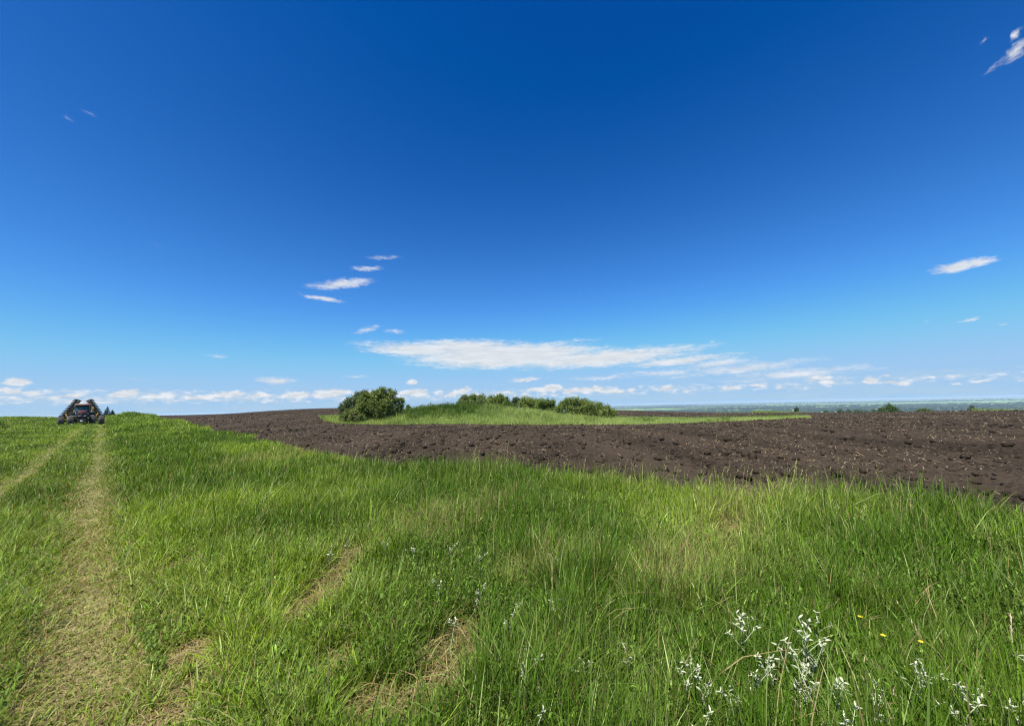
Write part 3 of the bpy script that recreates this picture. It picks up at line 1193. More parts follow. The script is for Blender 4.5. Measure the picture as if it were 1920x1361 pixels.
def build_trees():
    tree('broadleaf_tree', 'large dark grey-green tree at the back left of the mound clump', 'tree',
         [(682, 739, 8), (671, 744, 9), (660, 752, 9), (650, 758, 8), (644, 765, 7), (641, 772, 5), (660, 762, 10), (672, 756, 12), (685, 752, 10), (652, 770, 8), (640, 761, 4)],
         50, 15000, .085, (.058, .092, .038), trunk_r=.14)
    tree('broadleaf_tree', 'tallest olive-green tree with a ragged crown on the left end of the mound', 'tree',
         [(712, 737, 10), (702, 745, 13), (718, 731, 5), (722, 742, 12), (690, 753, 13), (687, 743, 9), (679, 751, 9), (706, 758, 17), (724, 757, 15), (736, 752, 9), (733, 737, 5), (739, 738, 4.5), (731, 731, 3.5),
          (745, 750, 5), (752, 750, 5), (755, 753, 3.5), (680, 763, 13), (694, 770, 14), (715, 772, 14), (731, 769, 9), (672, 770, 10), (707, 779, 8), (725, 779, 7)],
         46, 30000, .085, (.095, .136, .026), trunk_r=.16)
    tree('leafy_shrub', 'low olive shrub at the left foot of the tallest mound tree', 'shrub',
         [(652, 776, 9), (664, 777, 10), (646, 784, 7), (660, 785, 8), (674, 783, 7), (641, 788, 4)], 44.5, 8000, .075, (.105, .135, .036), trunk_r=.04)
    tree('leafy_shrub', 'small dark shrub just right of the tallest mound tree', 'shrub',
         [(747, 760, 4), (753, 761, 4), (742, 766, 5), (751, 767, 4)], 49, 2600, .07, (.030, .058, .022), trunk_r=.04)
    tree('leafy_shrub', 'tiny lone shrub poking over the mound between trees', 'shrub', [(765, 762, 3), (767, 765, 3)], 52, 900, .065, MIDL, trunk_r=.03)
    labs = ['leftmost slender tree in the row behind the mound crest', 'second tree from the left in the row behind the mound crest',
            'third tree from the left in the row behind the mound crest', 'fourth tree from the left in the row behind the mound crest',
            'round fifth tree of the row behind the mound crest', 'rightmost small tree in the row behind the mound crest']
    rows = [[(868, 750, 5), (872, 746, 3.5), (866, 756, 5)], [(884, 748, 6), (888, 745, 4), (883, 755, 6)], [(901, 748, 6.5), (905, 753, 6), (898, 755, 5)],
            [(920, 749, 5.5), (917, 755, 5), (924, 754, 5)], [(935, 748, 6.5), (938, 745, 4), (933, 755, 7), (939, 756, 5)], [(947, 751, 5), (950, 756, 5), (945, 758, 5)]]
    for l, r in zip(labs, rows):
        tree('small_tree', l, 'tree', [(a, b, c * 1.35) for a, b, c in r] + [(r[0][0] + 7, r[0][1] + 8, 5.5)], 57, 7500, .085, random.choice([MIDL, GREYL, OLIVE]), 'small trees in a row behind the mound', trunk_r=.07)
    tree('small_tree', 'grey-green thin-leaved tree left of the olive bushes on the mound', 'tree',
         [(967, 749, 5), (963, 755, 5), (972, 753, 5), (960, 760, 4), (968, 760, 5)], 58, 3600, .085, (.045, .072, .036), trunk_r=.07)
    tree('bush', 'olive rounded bush directly right of the grey-green tree on the mound', 'bush',
         [(983, 751, 8), (993, 754, 9), (1004, 755, 8), (985, 760, 9), (1000, 763, 8), (978, 757, 7)], 55, 9000, .085, OLIVE, trunk_r=.06)
    tree('bush', 'green bush with a darker right side in the middle of the mound bushes', 'bush',
         [(1014, 755, 8), (1025, 755, 7), (1036, 754, 5), (1020, 763, 9), (1034, 762, 8), (1010, 763, 7), (1038, 768, 6), (1026, 769, 6)], 53.5, 9500, .085, MIDL, trunk_r=.06)
    tree('bush', 'largest broad olive bush sloping down the right end of the mound', 'bush',
         [(1065, 752, 8), (1078, 752, 8), (1056, 758, 7), (1090, 756, 10), (1105, 760, 10), (1122, 763, 10), (1136, 768, 10), (1148, 774, 8), (1128, 776, 10), (1108, 772, 12),
          (1088, 768, 12), (1068, 763, 11), (1050, 765, 8), (1140, 780, 6), (1075, 774, 8), (1118, 781, 7)], 49.5, 26000, .082, (.120, .168, .036), trunk_r=.08)
    # beyond the field
    tree('bush', 'large round bush rising behind the far soil crest on the right', 'bush',
         [(1655, 770, 7), (1667, 765, 8), (1677, 769, 7), (1660, 776, 8), (1675, 777, 8), (1650, 776, 5), (1682, 775, 5), (1668, 772, 9), (1668, 782, 9)], 92, 12000, .12, (.045, .088, .026), trunk_r=.1)
    tree('small_tree', 'narrow dark tree standing beyond the far green strip', 'tree', [(1494, 767, 3), (1493, 772, 4), (1496, 775, 4)], 110, 1600, .13, (.028, .055, .03), trunk_r=.07)
    tree('bush', 'low spreading yellow-green shrub on the skyline right of the round bush', 'shrub', [(1724, 772, 5), (1733, 770, 4), (1742, 771, 4), (1716, 775, 4)], 88, 2600, .11, (.075, .115, .03), trunk_r=.04)
    tree('small_tree', 'thin grey tree on the skyline above the far right soil', 'tree', [(1822, 763, 3), (1820, 768, 4), (1825, 768, 3)], 130, 1200, .15, (.04, .065, .04), trunk_r=.06)
    far = [(1549, 772, 3, 'leftmost dark bush of the far row below the crest'), (1575, 771, 4.5, 'biggest dark round bush in the far row below the crest'),
           (1591, 772, 3.5, 'low bush right of the biggest one in the far row'), (1608, 771, 4.5, 'broad bush in the middle of the far row below the crest'),
           (1622, 772, 3.5, 'small bush right of the middle in the far row'), (1638, 771, 4, 'last bush of the far row beside the round bush')]
    for px, py, r, l in far:
        tree('far_bush', l, 'bush', [(px, py, r), (px + r, py + 1, r * .8), (px - r, py + 1, r * .8), (px, py + 2, r)], 395 + random.uniform(-15, 15), 900, .42,
             (.035, .062, .03), 'bushes in the far row below the crest', yj=6, trunk_r=.2)
    # weeds at the left edge
    tree('weed_clump', 'dark leafy weed clump in the grass at the left edge', 'weed', [(-4, 797, 5), (2, 799, 4), (-10, 799, 5)], 50, 1800, .06, (.022, .055, .012), trunk_r=.02)
    tree('weed_clump', 'small dark weed clump low in the grass near the left edge', 'weed', [(8, 803, 3), (13, 802, 2.4)], 46, 900, .05, (.028, .062, .014), trunk_r=.02)


build_trees()


def spruce(label, px, ytip, ybase, Y, halfw):
    p = at(px, ytip, Y)
    bz = H1(p[0], p[1])
    hgt = p[2] - bz
    root = empty('spruce_tree', (p[0], p[1], bz))
    tag(root, label, 'tree', 'young spruces beside the tractor')
    v, f = tube([(0, 0, -.1), (0, 0, hgt * .5), (0, 0, hgt * .97)], [.07, .05, .012])
    np_mesh('trunk', v, f, MAT['bark'], root, smooth=True)
    Vs, Fs, Cs, o = [], [], [], 0
    rb = halfw
    nw = 16
    for k in range(nw):
        t = k / (nw - 1)
        z = hgt * (.06 + .9 * t)
        rad = rb * (1 - t) ** .85 + .04
        for b in range(max(5, int(11 * (1 - t)) + 4)):
            a = random.random() * 6.283
            rr = rad * random.uniform(.7, 1.12)
            n = 60
            s = np.sqrt(rng.random(n))
            x = np.cos(a) * rr * s
            y = np.sin(a) * rr * s
            zz = z - rr * .30 * s + rng.normal(0, .02, n)
            az = a + rng.normal(0, .7, n)
            col = np.array([.010, .024, .013]) * rng.uniform(.6, 1.4, (n, 1))
            V, F, C = blades(x, y, zz, rng.uniform(.10, .20, n), rng.uniform(.03, .05, n), rng.uniform(1.0, 1.7, n), az, az + 1.57, col, (0, .55, 1.0))
            Vs.append(V)
            Fs.append(F + o)
            Cs.append(C)
            o += len(V)
    np_mesh('crown', np.concatenate(Vs), np.concatenate(Fs), MAT['needle'], root, tint=np.concatenate(Cs))


spruce('taller pointed spruce just right of the tractor', 202, 762, 781, 92, .95)
spruce('shorter spreading spruce between the taller spruce and the hillock', 211, 769, 781, 92, .95)


def build_far_woods():
    """belts of trees across the distant plain, one mass"""
    Vs, Fs, Cs, o = [], [], [], 0
    IV, IF = ico(1)
    for k in range(130):
        r = 1500 * math.exp(random.random() * math.log(26000 / 1500))
        a = R(random.uniform(5, 62))
        if random.random() < .12:
            a = R(random.uniform(-66, 5))
        x0, y0 = r * math.sin(a), r * math.cos(a)
        L = random.uniform(400, 1800) * (1 + r / 9000)
        ori = R(28) + random.choice([0, math.pi / 2]) + random.gauss(0, .06)
        if random.random() < .7:
            ori = a + math.pi / 2 + random.gauss(0, .2)
        wd = random.choice([12, 14, 20, 60]) * (1 + r / 15000)
        n = int(min(140, max(12, L / (9 + r * .002))))
        t = rng.uniform(-.5, .5, n) * L
        q = rng.uniform(-.5, .5, n) * wd
        x = x0 + np.cos(ori) * t - np.sin(ori) * q
        y = y0 + np.sin(ori) * t + np.cos(ori) * q
        z = H(x, y)
        s = rng.uniform(4, 9, n) * (1 + r * .00002)
        V = IV[None] * (1 + (rng.random((n, len(IV), 1)) - .5) * .6) * np.stack([s * 1.5 + r * .0012, s * 1.5 + r * .0012, s * .75], -1)[:, None]
        V = V + np.stack([x, y, z + s * .5], -1)[:, None]
        c = np.array([.014, .028, .014]) * rng.uniform(.7, 1.4, (n, 1))
        Vs.append(V.reshape(-1, 3))
        Fs.append((IF[None] + (np.arange(n) * len(IV))[:, None, None]).reshape(-1, 3) + o)
        Cs.append(np.repeat(c, len(IV), 0))
        o += n * len(IV)
    ob = np_mesh('far_woods', np.concatenate(Vs), np.concatenate(Fs), MAT['needle'], tint=np.concatenate(Cs))
    tag(ob, 'dark belts of trees across the hazy distant plain', 'woodland', kind='stuff')


build_far_woods()

# ------------------------------------------------------------------ mesh kit for machines
class MB:
    def __init__(s):
        s.V, s.F4, s.F3, s.o = [], [], [], 0

    def add(s, V, F):
        V = np.asarray(V, float)
        F = np.asarray(F)
        s.V.append(V)
        (s.F4 if F.shape[1] == 4 else s.F3).append(F + s.o)
        s.o += len(V)
        return s

    def box(s, c, d, rot=None, taper=(1, 1), bev=.0):
        """c centre, d full size, taper scales top x,y"""
        bm = bmesh.new()
        bmesh.ops.create_cube(bm, size=1)
        for v in bm.verts:
            k = taper if v.co.z > 0 else (1, 1)
            v.co = Vector((v.co.x * d[0] * k[0], v.co.y * d[1] * k[1], v.co.z * d[2]))
        if bev:
            bmesh.ops.bevel(bm, geom=bm.edges[:], offset=bev, segments=2, affect='EDGES', profile=.5)
        bmesh.ops.triangulate(bm, faces=bm.faces[:])
        bm.verts.index_update()
        V = np.array([v.co[:] for v in bm.verts])
        F = np.array([[v.index for v in f.verts] for f in bm.faces])
        bm.free()
        if rot is not None:
            V = V @ np.array(rot.to_matrix() if hasattr(rot, 'to_matrix') else rot).T
        return s.add(V + np.array(c), F)

    def bar(s, a, b, w, h=None, n=4):
        a, b = np.array(a, float), np.array(b, float)
        h = h or w
        d = b - a
        L = np.linalg.norm(d)
        q = Vector(d).to_track_quat('Z', 'Y')
        return s.box((a + b) / 2, (w, h, L), q, bev=min(w, h) * .15)

    def tube(s, pts, radii, n=10):
        v, f = tube(pts, radii if hasattr(radii, '__len__') else [radii] * len(pts), n)
        return s.add(v, f)

    def lathe(s, prof, axis='x', c=(0, 0, 0), n=28):
        """prof: list of (along, radius), closed loop not needed"""
        V, F = [], []
        for (u, r) in prof:
            for k in range(n):
                t = 2 * math.pi * k / n
                p = (u, r * math.cos(t), r * math.sin(t))
                V.append(p)
        m = len(prof)
        for i in range(m - 1):
            for k in range(n):
                k2 = (k + 1) % n
                F.append([i * n + k, i * n + k2, (i + 1) * n + k2, (i + 1) * n + k])
        V = np.array(V)
        if axis == 'y':
            V = V[:, [1, 0, 2]]
        if axis == 'z':
            V = V[:, [1, 2, 0]]
        return s.add(V + np.array(c), np.array(F))

    def build(s, name, mat, parent=None, smooth=False):
        F = []
        if s.F4:
            F.append(np.concatenate(s.F4))
        if s.F3:
            F.append(np.concatenate(s.F3))
        return np_mesh(name, np.concatenate(s.V), F, mat, parent, smooth=smooth)


MAT['red'] = plain_mat('faded_red_paint', (.12, .017, .015), .5, spec=.5, var=.2, scale=4)
MAT['black'] = plain_mat('black_paint', (.012, .012, .013), .5, var=.3)
MAT['rubber'] = plain_mat('tyre_rubber', (.040, .038, .036), .85, var=.35, scale=8)
MAT['yellow'] = plain_mat('worn_yellow_paint', (.27, .155, .035), .6, var=.25, scale=5)
MAT['disc'] = plain_mat('dark_disc_steel', (.009, .0085, .009), .6, spec=.2, var=.3)
MAT['pale'] = plain_mat('pale_grey_metal', (.5, .5, .5), .4, var=.1)
MAT['white'] = plain_mat('white_paint', (.75, .75, .73), .5, var=.08)


def glass_mat():
    m, nt, p = new_mat('tinted_glass')
    p.inputs['Base Color'].default_value = (.04, .11, .09, 1)
    p.inputs['Roughness'].default_value = .06
    p.inputs['Specular IOR Level'].default_value = .8
    return m


MAT['glass'] = glass_mat()


def tyre_part(root, x, y, rad, wid, hub_mat, name='wheel', flip=1):
    """wheel with lugged tyre; axis along x"""
    w = empty(name, (x, y, rad))
    w.parent = root
    hw = wid / 2
    t = MB()
    t.lathe([(-hw * .9, rad * .56), (-hw, rad * .72), (-hw * .95, rad * .9), (-hw * .7, rad * .955), (0, rad * .965), (hw * .7, rad * .955), (hw * .95, rad * .9), (hw, rad * .72), (hw * .9, rad * .56)], 'x')
    nl = 18
    for k in range(nl):
        for sgn in (-1, 1):
            a = 2 * math.pi * (k + (.5 if sgn > 0 else 0)) / nl
            M_ = Matrix.Rotation(a, 3, 'X') @ Matrix.Rotation(sgn * R(38), 3, 'Z')
            c = Matrix.Rotation(a, 3, 'X') @ Vector((sgn * hw * .5, 0, rad * .975))
            t.box(c, (hw * 1.15, .055 * rad / .7, rad * .075), M_)
    t.build('tyre', MAT['rubber'], w)
    r = MB()
    r.lathe([(-hw * .55, 0.001), (-hw * .55, rad * .30), (-hw * .8, rad * .5), (-hw * .88, rad * .575), (hw * .88, rad * .575), (hw * .8, rad * .5), (hw * .5, rad * .3), (hw * .5, .001)], 'x', n=24)
    r.build('rim', hub_mat, w, smooth=False)
    return w


def build_tractor():
    T = at(153, 790, 54)
    d = np.array([T[0], T[1]])
    F = -d / np.linalg.norm(d)
    rz = math.atan2(F[0], -F[1])
    gz = H1(T[0], T[1]) - .04
    root = empty('tractor', (T[0], T[1], gz), rz)
    tag(root, 'red farm tractor with a black grille and dual wheels coming along the grass track', 'tractor')
    # local: -Y forward (to the viewer), x to viewer's right
    b = MB()
    b.box((0, -.2, .95), (.62, 3.6, .5), bev=.04)                    # chassis
    b.box((0, -1.75, .80), (.55, .5, .55), bev=.04)
    b.box((0, 1.4, 1.05), (1.05, 1.0, .75), bev=.06)
    b.bar((-1.75, -1.15, .70), (1.75, -1.15, .70), .20)              # front axle
    b.bar((-1.1, 1.55, .84), (1.1, 1.55, .84), .24)                  # rear axle
    b.build('chassis', MAT['black'], root)
    h = MB()
    h.box((0, -.95, 1.83), (.92, 2.1, .46), taper=(.82, .98), bev=.07)
    h.box((0, -1.6, 1.50), (.96, .85, .26), bev=.03)
    h.build('hood', MAT['red'], root)
    g = MB()
    g.box((0, -2.06, 1.44), (.80, .09, .72), bev=.02)
    for k in range(7):
        g.box((0, -2.112, 1.2 + k * .08), (.72, .02, .02))
    g.build('grille', MAT['black'], root)
    for s in (-1, 1):
        l = MB()
        l.box((s * .26, -2.125, 1.335), (.22, .03, .07), bev=.01)
        l.build('headlight', MAT['pale'], root)
        sp = MB()
        sp.box((s * .445, -2.03, 1.42), (.07, .12, .74), bev=.015)
        sp.build('side_panel', MAT['red'], root)
    w = MB()
    for k in range(7):
        w.box((-.36 + k * .12, -2.38, .72), (.105, .46, .46), bev=.02)
    w.box((0, -2.62, .62), (.34, .02, .16))
    w.build('front_weights', MAT['black'], root)
    pl = MB()
    pl.box((0, -2.64, .66), (.30, .015, .13))
    pl.build('plate', MAT['pale'], root)
    c = MB()
    for sx in (-1, 1):
        c.bar((sx * .72, .25, 1.55), (sx * .66, .42, 2.82), .085)
        c.bar((sx * .76, 1.75, 1.55), (sx * .70, 1.7, 2.82), .09)
        c.bar((sx * .76, .3, 1.56), (sx * .76, 1.75, 1.56), .08)
    c.bar((-.72, .27, 1.58), (.72, .27, 1.58), .09)
    c.bar((-.68, .42, 2.79), (.68, .42, 2.79), .08)
    c.box((0, 1.0, 1.35), (1.4, 1.5, .5), bev=.05)
    c.build('cab_frame', MAT['black'], root)
    rf = MB()
    rf.box((0, 1.02, 2.93), (1.62, 1.75, .17), taper=(.9, .9), bev=.05)
    rf.build('cab_roof', plain_mat('faded_pink_red_roof', (.16, .06, .048), .5, var=.15), root)
    ws = MB()
    ws.box((0, .345, 2.2), (1.24, .02, 1.12), Matrix.Rotation(R(-7), 3, 'X'))
    ws.build('windscreen', MAT['glass'], root)
    for s in (-1, 1):
        q = MB()
        q.box((s * .735, 1.0, 2.2), (.02, 1.35, 1.15))
        q.build('side_window', MAT['glass'], root)
        mm = MB()
        mm.bar((s * .7, .35, 2.3), (s * 1.05, .15, 2.3), .03)
        mm.box((s * 1.1, .13, 2.22), (.16, .05, .30), bev=.015)
        mm.build('mirror', MAT['black'], root)
        fn = MB()
        for k in range(5):
            a0 = R(20 + k * 28)
            fn.box((s * .95, 1.55 - math.cos(a0) * .92, .84 + math.sin(a0) * .92), (.55, .46, .05), Matrix.Rotation(math.pi / 2 - a0, 3, 'X').transposed(), bev=.01)
        fn.build('rear_fender', MAT['black'], root)
        bar = MB()
        bar.bar((s * .48, -1.5, 1.34), (s * .98, -1.45, 1.36), .05)
        bar.box((s * 1.0, -1.47, 1.38), (.2, .08, .07), bev=.01)
        bar.build('lamp_bracket', MAT['pale'], root)
    st = MB()
    st.tube([(.62, -.1, 1.5), (.62, -.1, 2.9), (.62, -.02, 3.02)], [.045, .045, .045])
    st.build('exhaust_pipe', MAT['black'], root)
    steer = MB()
    steer.tube([(0, .55, 1.75), (0, .68, 2.05)], [.03, .03], 8)
    steer.box((0, 1.25, 1.85), (.5, .12, .7), bev=.04)
    steer.box((0, 1.0, 1.6), (.5, .5, .12), bev=.04)
    steer.build('seat', MAT['black'], root)
    for s in (-1, 1):
        tyre_part(root, s * 1.0, -1.15, .67, .60, MAT['black'])
        tyre_part(root, s * 1.86, -1.15, .67, .58, MAT['white'] if s > 0 else MAT['black'])
        tyre_part(root, s * .95, 1.55, .84, .50, MAT['red'])
    return root, T, rz


TR, TP, TRZ = build_tractor()


def build_harrow():
    F = np.array([-math.sin(TRZ), math.cos(TRZ)])            # away from the viewer (local +Y)
    p = TP[:2] + F * 5.2
    root = empty('disc_harrow', (p[0], p[1], H1(p[0], p[1])), TRZ)
    tag(root, 'folded yellow disc harrow with raised wings of black discs hitched behind the tractor', 'disc harrow')
    f = MB()
    f.bar((0, -3.2, .55), (0, 2.5, .75), .16, .2)                     # drawbar
    for s in (-1, 1):
        f.bar((s * .1, -2.2, .6), (s * 1.2, -.6, .75), .12)
        f.bar((s * 1.2, -.9, .75), (s * 1.2, 2.4, .75), .14)
    for y in (-.8, .9, 2.3):
        f.bar((-1.3, y, .76), (1.3, y, .76), .13)
    f.build('main_frame', MAT['yellow'], root)
    # wings leaning in from wide feet to narrow tops
    for s in (-1, 1):
        a = np.array([s * 2.02, 0, 1.0])
        b = np.array([s * .66, 0, 3.55])
        w = MB()
        for y in (-.55, .75, 1.9):
            w.bar((a[0] - s * .45, y, a[2] - .25), (b[0] - s * .28, y, b[2] - .1), .12)
        for t in (.12, .45, .8):
            q = a + (b - a) * t
            w.bar((q[0] - s * .38, -.65, q[2] - .1), (q[0] - s * .38, 2.0, q[2] - .1), .10)
        w.bar((s * 1.38, -.9, .45), (s * 1.36, -.9, 1.15), .17)
        w.bar((s * 1.36, -.9, 1.0), (s * 1.62, -.8, 1.62), .17)
        w.bar((s * 1.62, -.8, 1.62), (s * 1.16, -.7, 2.3), .14)
        w.bar((s * 1.16, -.75, 1.75), (s * .98, -.75, 2.55), .20)
        w.bar((s * .98, -.75, 2.55), (s * .62, -.7, 3.2), .09)
        w.build('wing_frame', MAT['yellow'], root)
        cyl = MB()
        cyl.tube([(s * .75, -.3, 1.0), (s * 1.0, -.3, 2.1)], [.06, .06], 8)
        cyl.tube([(s * 1.0, -.3, 2.1), (s * 1.05, -.3, 2.7)], [.03, .03], 8)
        cyl.build('hydraulic_ram', MAT['black'], root)
        for row, yy in ((0, -.55), (1, 1.35)):
            ax = MB()
            ax.tube([a + (0, yy, 0), b + (0, yy, 0)], [.04, .04], 8)
            ax.build('gang_shaft', MAT['disc'], root)
        for row, yy in ((0, -.55), (1, 1.35)):
            for k in range(12):
                t = k / 11
                c = a + (b - a) * t - np.array([s * .30 * row * (1 - .6 * t), 0, 0])
                ang = math.atan2(b[0] - a[0], b[2] - a[2])
                r0 = .38
                dd = MB()
                prof = [(0.07, .001), (.065, r0 * .4), (.035, r0 * .8), (-.01, r0), (-.03, r0), (-.01, r0 * .8), (.0, r0 * .4), (.0, .001)]
                dd.lathe(prof, 'x', n=20)
                V = dd.V[0]
                # scalloped rim
                rim = np.hypot(V[:, 1], V[:, 2]) > r0 * .9
                th = np.arctan2(V[:, 2], V[:, 1])
                kk = np.where(rim, 1 - .10 * (np.cos(th * 10) > .3), 1)
                V = V * np.c_[np.ones(len(V)), kk, kk]
                m = Matrix.Rotation(ang * .55, 3, 'Y') @ Matrix.Rotation(-math.pi / 2, 3, 'Y') @ Matrix.Rotation(R(14) * (1 if row == 0 else -1), 3, 'Z')
                V = V @ np.array(m).T + c + np.array([0, yy, 0])
                np_mesh('disc', V, dd.F4[0], MAT['disc'], root)
    for s in (-1, 1):
        for x in (s * .55, s * .95):
            tyre_part(root, x, 1.6, .42, .28, MAT['white'], 'transport_wheel')


build_harrow()

# ------------------------------------------------------------------ plants with silver leaves
def silver_variant(kind):
    """returns (stem V,F) and (leaf V,F,C), height about 0.42 m"""
    r = random.Random(100 + kind)
    hgt = [.44, .36, .40, .29][kind]
    bend = [.03, .06, .10, .05][kind]
    main = [(0, 0, -.02), (bend * .3, .01, hgt * .4), (bend * .7, .0, hgt * .75), (bend, -.01, hgt)]
    SV, SF = tube(main, [.0032, .003, .0026, .0016], 5)
    SV, SF = [SV], [SF]
    o = len(SV[0])
    tips = [(np.array(main[-1]), np.array([.1, 0, 1.0]), 1.0)]
    nb = [5, 2, 4, 1][kind]
    for k in range(nb):
        t = r.uniform(.45, .85)
        a = r.random() * 6.28
        p0 = np.array([bend * t, 0, hgt * t])
        L = r.uniform(.05, .13)
        dr = np.array([math.cos(a) * .7, math.sin(a) * .7, .75])
        p1 = p0 + dr * L
        v, f = tube([p0, (p0 + p1) / 2 + [0, 0, .005], p1], [.0018, .0015, .001], 5)
        SV.append(v)
        SF.append(f + o)
        o += len(v)
        tips.append((p1, dr, .85))
    LV, LF, LC, lo = [], [], [], 0

    def leaf(p, d, L, w, c):
        nonlocal lo
        d = np.array(d, float)
        d /= np.linalg.norm(d)
        side = np.cross(d, [0, 0, 1])
        if np.linalg.norm(side) < .1:
            side = np.array([1.0, 0, 0])
        side = side / np.linalg.norm(side)
        tw = r.uniform(-.7, .7)
        upv = np.cross(side, d)
        side = side * math.cos(tw) + upv * math.sin(tw)
        upv = np.cross(side, d)
        pts, droop = [], r.uniform(.0, .4)
        for t, ww in ((0, .2), (.25, .85), (.5, .95), (.8, .5), (1.0, .0)):
            q = p + d * L * t - np.array([0, 0, 1]) * L * droop * t * t
            if ww:
                pts += [q - side * w * ww + upv * w * .25, q, q + side * w * ww + upv * w * .25]
            else:
                pts += [q]
        F = []
        for i in range(3):
            a = 3 * i
            F += [[a, a + 1, a + 4], [a, a + 4, a + 3], [a + 1, a + 2, a + 5], [a + 1, a + 5, a + 4]]
        F += [[9, 10, 12], [10, 11, 12]]
        LV.append(np.array(pts))
        LF.append(np.array(F) + lo)
        LC.append(np.repeat(np.array([c]) * .78, len(pts), 0))
        lo += len(pts)

    for (p, d, k) in tips:
        for q in range(9 if k == 1 else 6):
            a = q * 2.4 + r.random()
            el = r.uniform(.15, 1.1)
            dd = np.array([math.cos(a) * math.cos(el), math.sin(a) * math.cos(el), math.sin(el)])
            g = r.uniform(.78, 1.12)
            leaf(p - d * .012 * (q % 4), dd, r.uniform(.022, .040) * k, r.uniform(.0034, .0058) * k, (.53 * g, .55 * g, .39 * g))
    for k in range([5, 3, 7, 2][kind]):
        t = r.uniform(.3, .92)
        a = r.random() * 6.28
        g = r.uniform(.35, .9)
        leaf(np.array([bend * t, 0, hgt * t]), (math.cos(a), math.sin(a), .45), r.uniform(.030, .048), r.uniform(.0045, .0075), (.42 * g, .48 * g, .36 * g))
    return (np.concatenate(SV), np.concatenate(SF)), (np.concatenate(LV), np.concatenate(LF), np.concatenate(LC)), hgt


PLANTS = [  # px, py of the head, kind, scale, label
    (1390, 1150, 0, 1.0, 'bushy-topped silver plant with a bare stem, farthest left of the big trio'),
    (1413, 1162, 1, .8, 'slim silver side shoot leaning beside the bushy-topped plant'),
    (1482, 1160, 0, 1.15, 'tallest silver-leaved plant with a dense many-branched top'),
    (1492, 1195, 2, 1.0, 'leafy silver plant pressed against the front of the tallest one'),
    (1519, 1150, 1, .8, 'small round-headed silver plant right behind the tallest one'),
    (1362, 1212, 2, 1.0, 'silver plant with a zigzag stem standing alone left of the tall cluster'),
    (1272, 1243, 1, .9, 'silver plant starting the slanting line at its upper left end'),
    (1304, 1263, 1, .95, 'silver plant second in the slanting line from its upper end'),
    (1328, 1276, 2, .9, 'silver plant in the middle of the slanting line'),
    (1343, 1302, 1, .9, 'drooping silver plant at the lower end of the slanting line'),
    (1343, 1348, 3, 1.1, 'low silver sprig at the picture bottom under the slanting line'),
    (1462, 1222, 2, .9, 'spindly silver plant on the left flank of the tall cluster'),
    (1502, 1222, 1, 1.0, 'silver plant with spread leaves on the right flank of the tall cluster'),
    (1470, 1250, 2, .9, 'silver plant with a forked top in front of the tall cluster'),
    (1534, 1248, 2, 1.0, 'silver plant with a curved stem right of the forked one'),
    (1552, 1284, 3, 1.2, 'flat-topped low silver plant below the curved-stem one'),
    (1600, 1338, 1, 1.1, 'broad-leaved silver plant cut by the picture bottom'),
    (1697, 1246, 3, 1.0, 'small silver sprig below the yellow flowers'),
    (1733, 1268, 0, .9, 'dense silver tuft left of the drooping dry stalk'),
    (1772, 1286, 3, 1.0, 'white-headed sprig at the foot of the drooping dry stalk'),
    (1637, 1302, 2, .85, 'silver plant with thin twisted leaves below the dense tuft'),
    (1617, 1314, 3, 1.0, 'small silver sprig touching the twisted-leaf plant'),
    (1900, 1248, 3, 1.2, 'spreading silver sprig uppermost at the right border'),
    (1868, 1298, 2, .95, 'silver plant with a long pale stem near the right border'),
    (1914, 1312, 1, 1.0, 'silver plant half cut off by the right border'),
    (1884, 1318, 3, .9, 'small silver sprig between the two border plants'),
    (1848, 1345, 3, 1.1, 'silver sprig in the lower right corner of the grass'),
    (995, 1222, 3, .9, 'lone silver sprig above the pair near the right straw patch'),
    (984, 1256, 3, 1.1, 'bright silver sprig beside the right straw patch'),
    (976, 1284, 3, 1.0, 'broad pale-leaved sprig under the bright one'),
    (1001, 1310, 3, .9, 'lowest dull sprig of the column by the right straw patch'),
    (1117, 1250, 1, .85, 'forked silver sprig alone in the bright green grass'),
    (1162, 1223, 3, .9, 'tiny silver sprig right of the forked sprig'),
    (1015, 1357, 3, 1.0, 'silver sprig tip at the picture bottom in the middle'),
    (1052, 1121, 1, .85, 'upright white-tipped silver plant in the mid verge'),
    (1023, 1046, 1, .85, 'silver plant farthest right of the back row'),
    (880, 1098, 2, .8, 'bright branched silver plant right of the dull pair'),
    (818, 1100, 3, 1.0, 'dull grey sprig left of the bright branched plant'),
    (845, 1168, 3, .9, 'silver sprig just above the right straw patch'),
    (622, 1027, 3, 1.0, 'star-shaped sprig left of the upper straw patch'),
    (656, 1018, 3, .8, 'tiny sprig at the top of the upper straw patch'),
    (730, 1012, 1, .85, 'slender sprig right of the upper straw patch'),
    (778, 1034, 3, 1.0, 'thin sprig in the middle of the back row'),
    (854, 1030, 3, 1.0, 'fan-shaped sprig in the bright grass of the back row'),
    (900, 1046, 3, .9, 'faint sprig right of the fan-shaped one in the back row'),
    (960, 1155, 3, .9, 'left one of two small sprigs in the central verge'),
    (975, 1140, 3, .8, 'right one of two small sprigs in the central verge'),
]


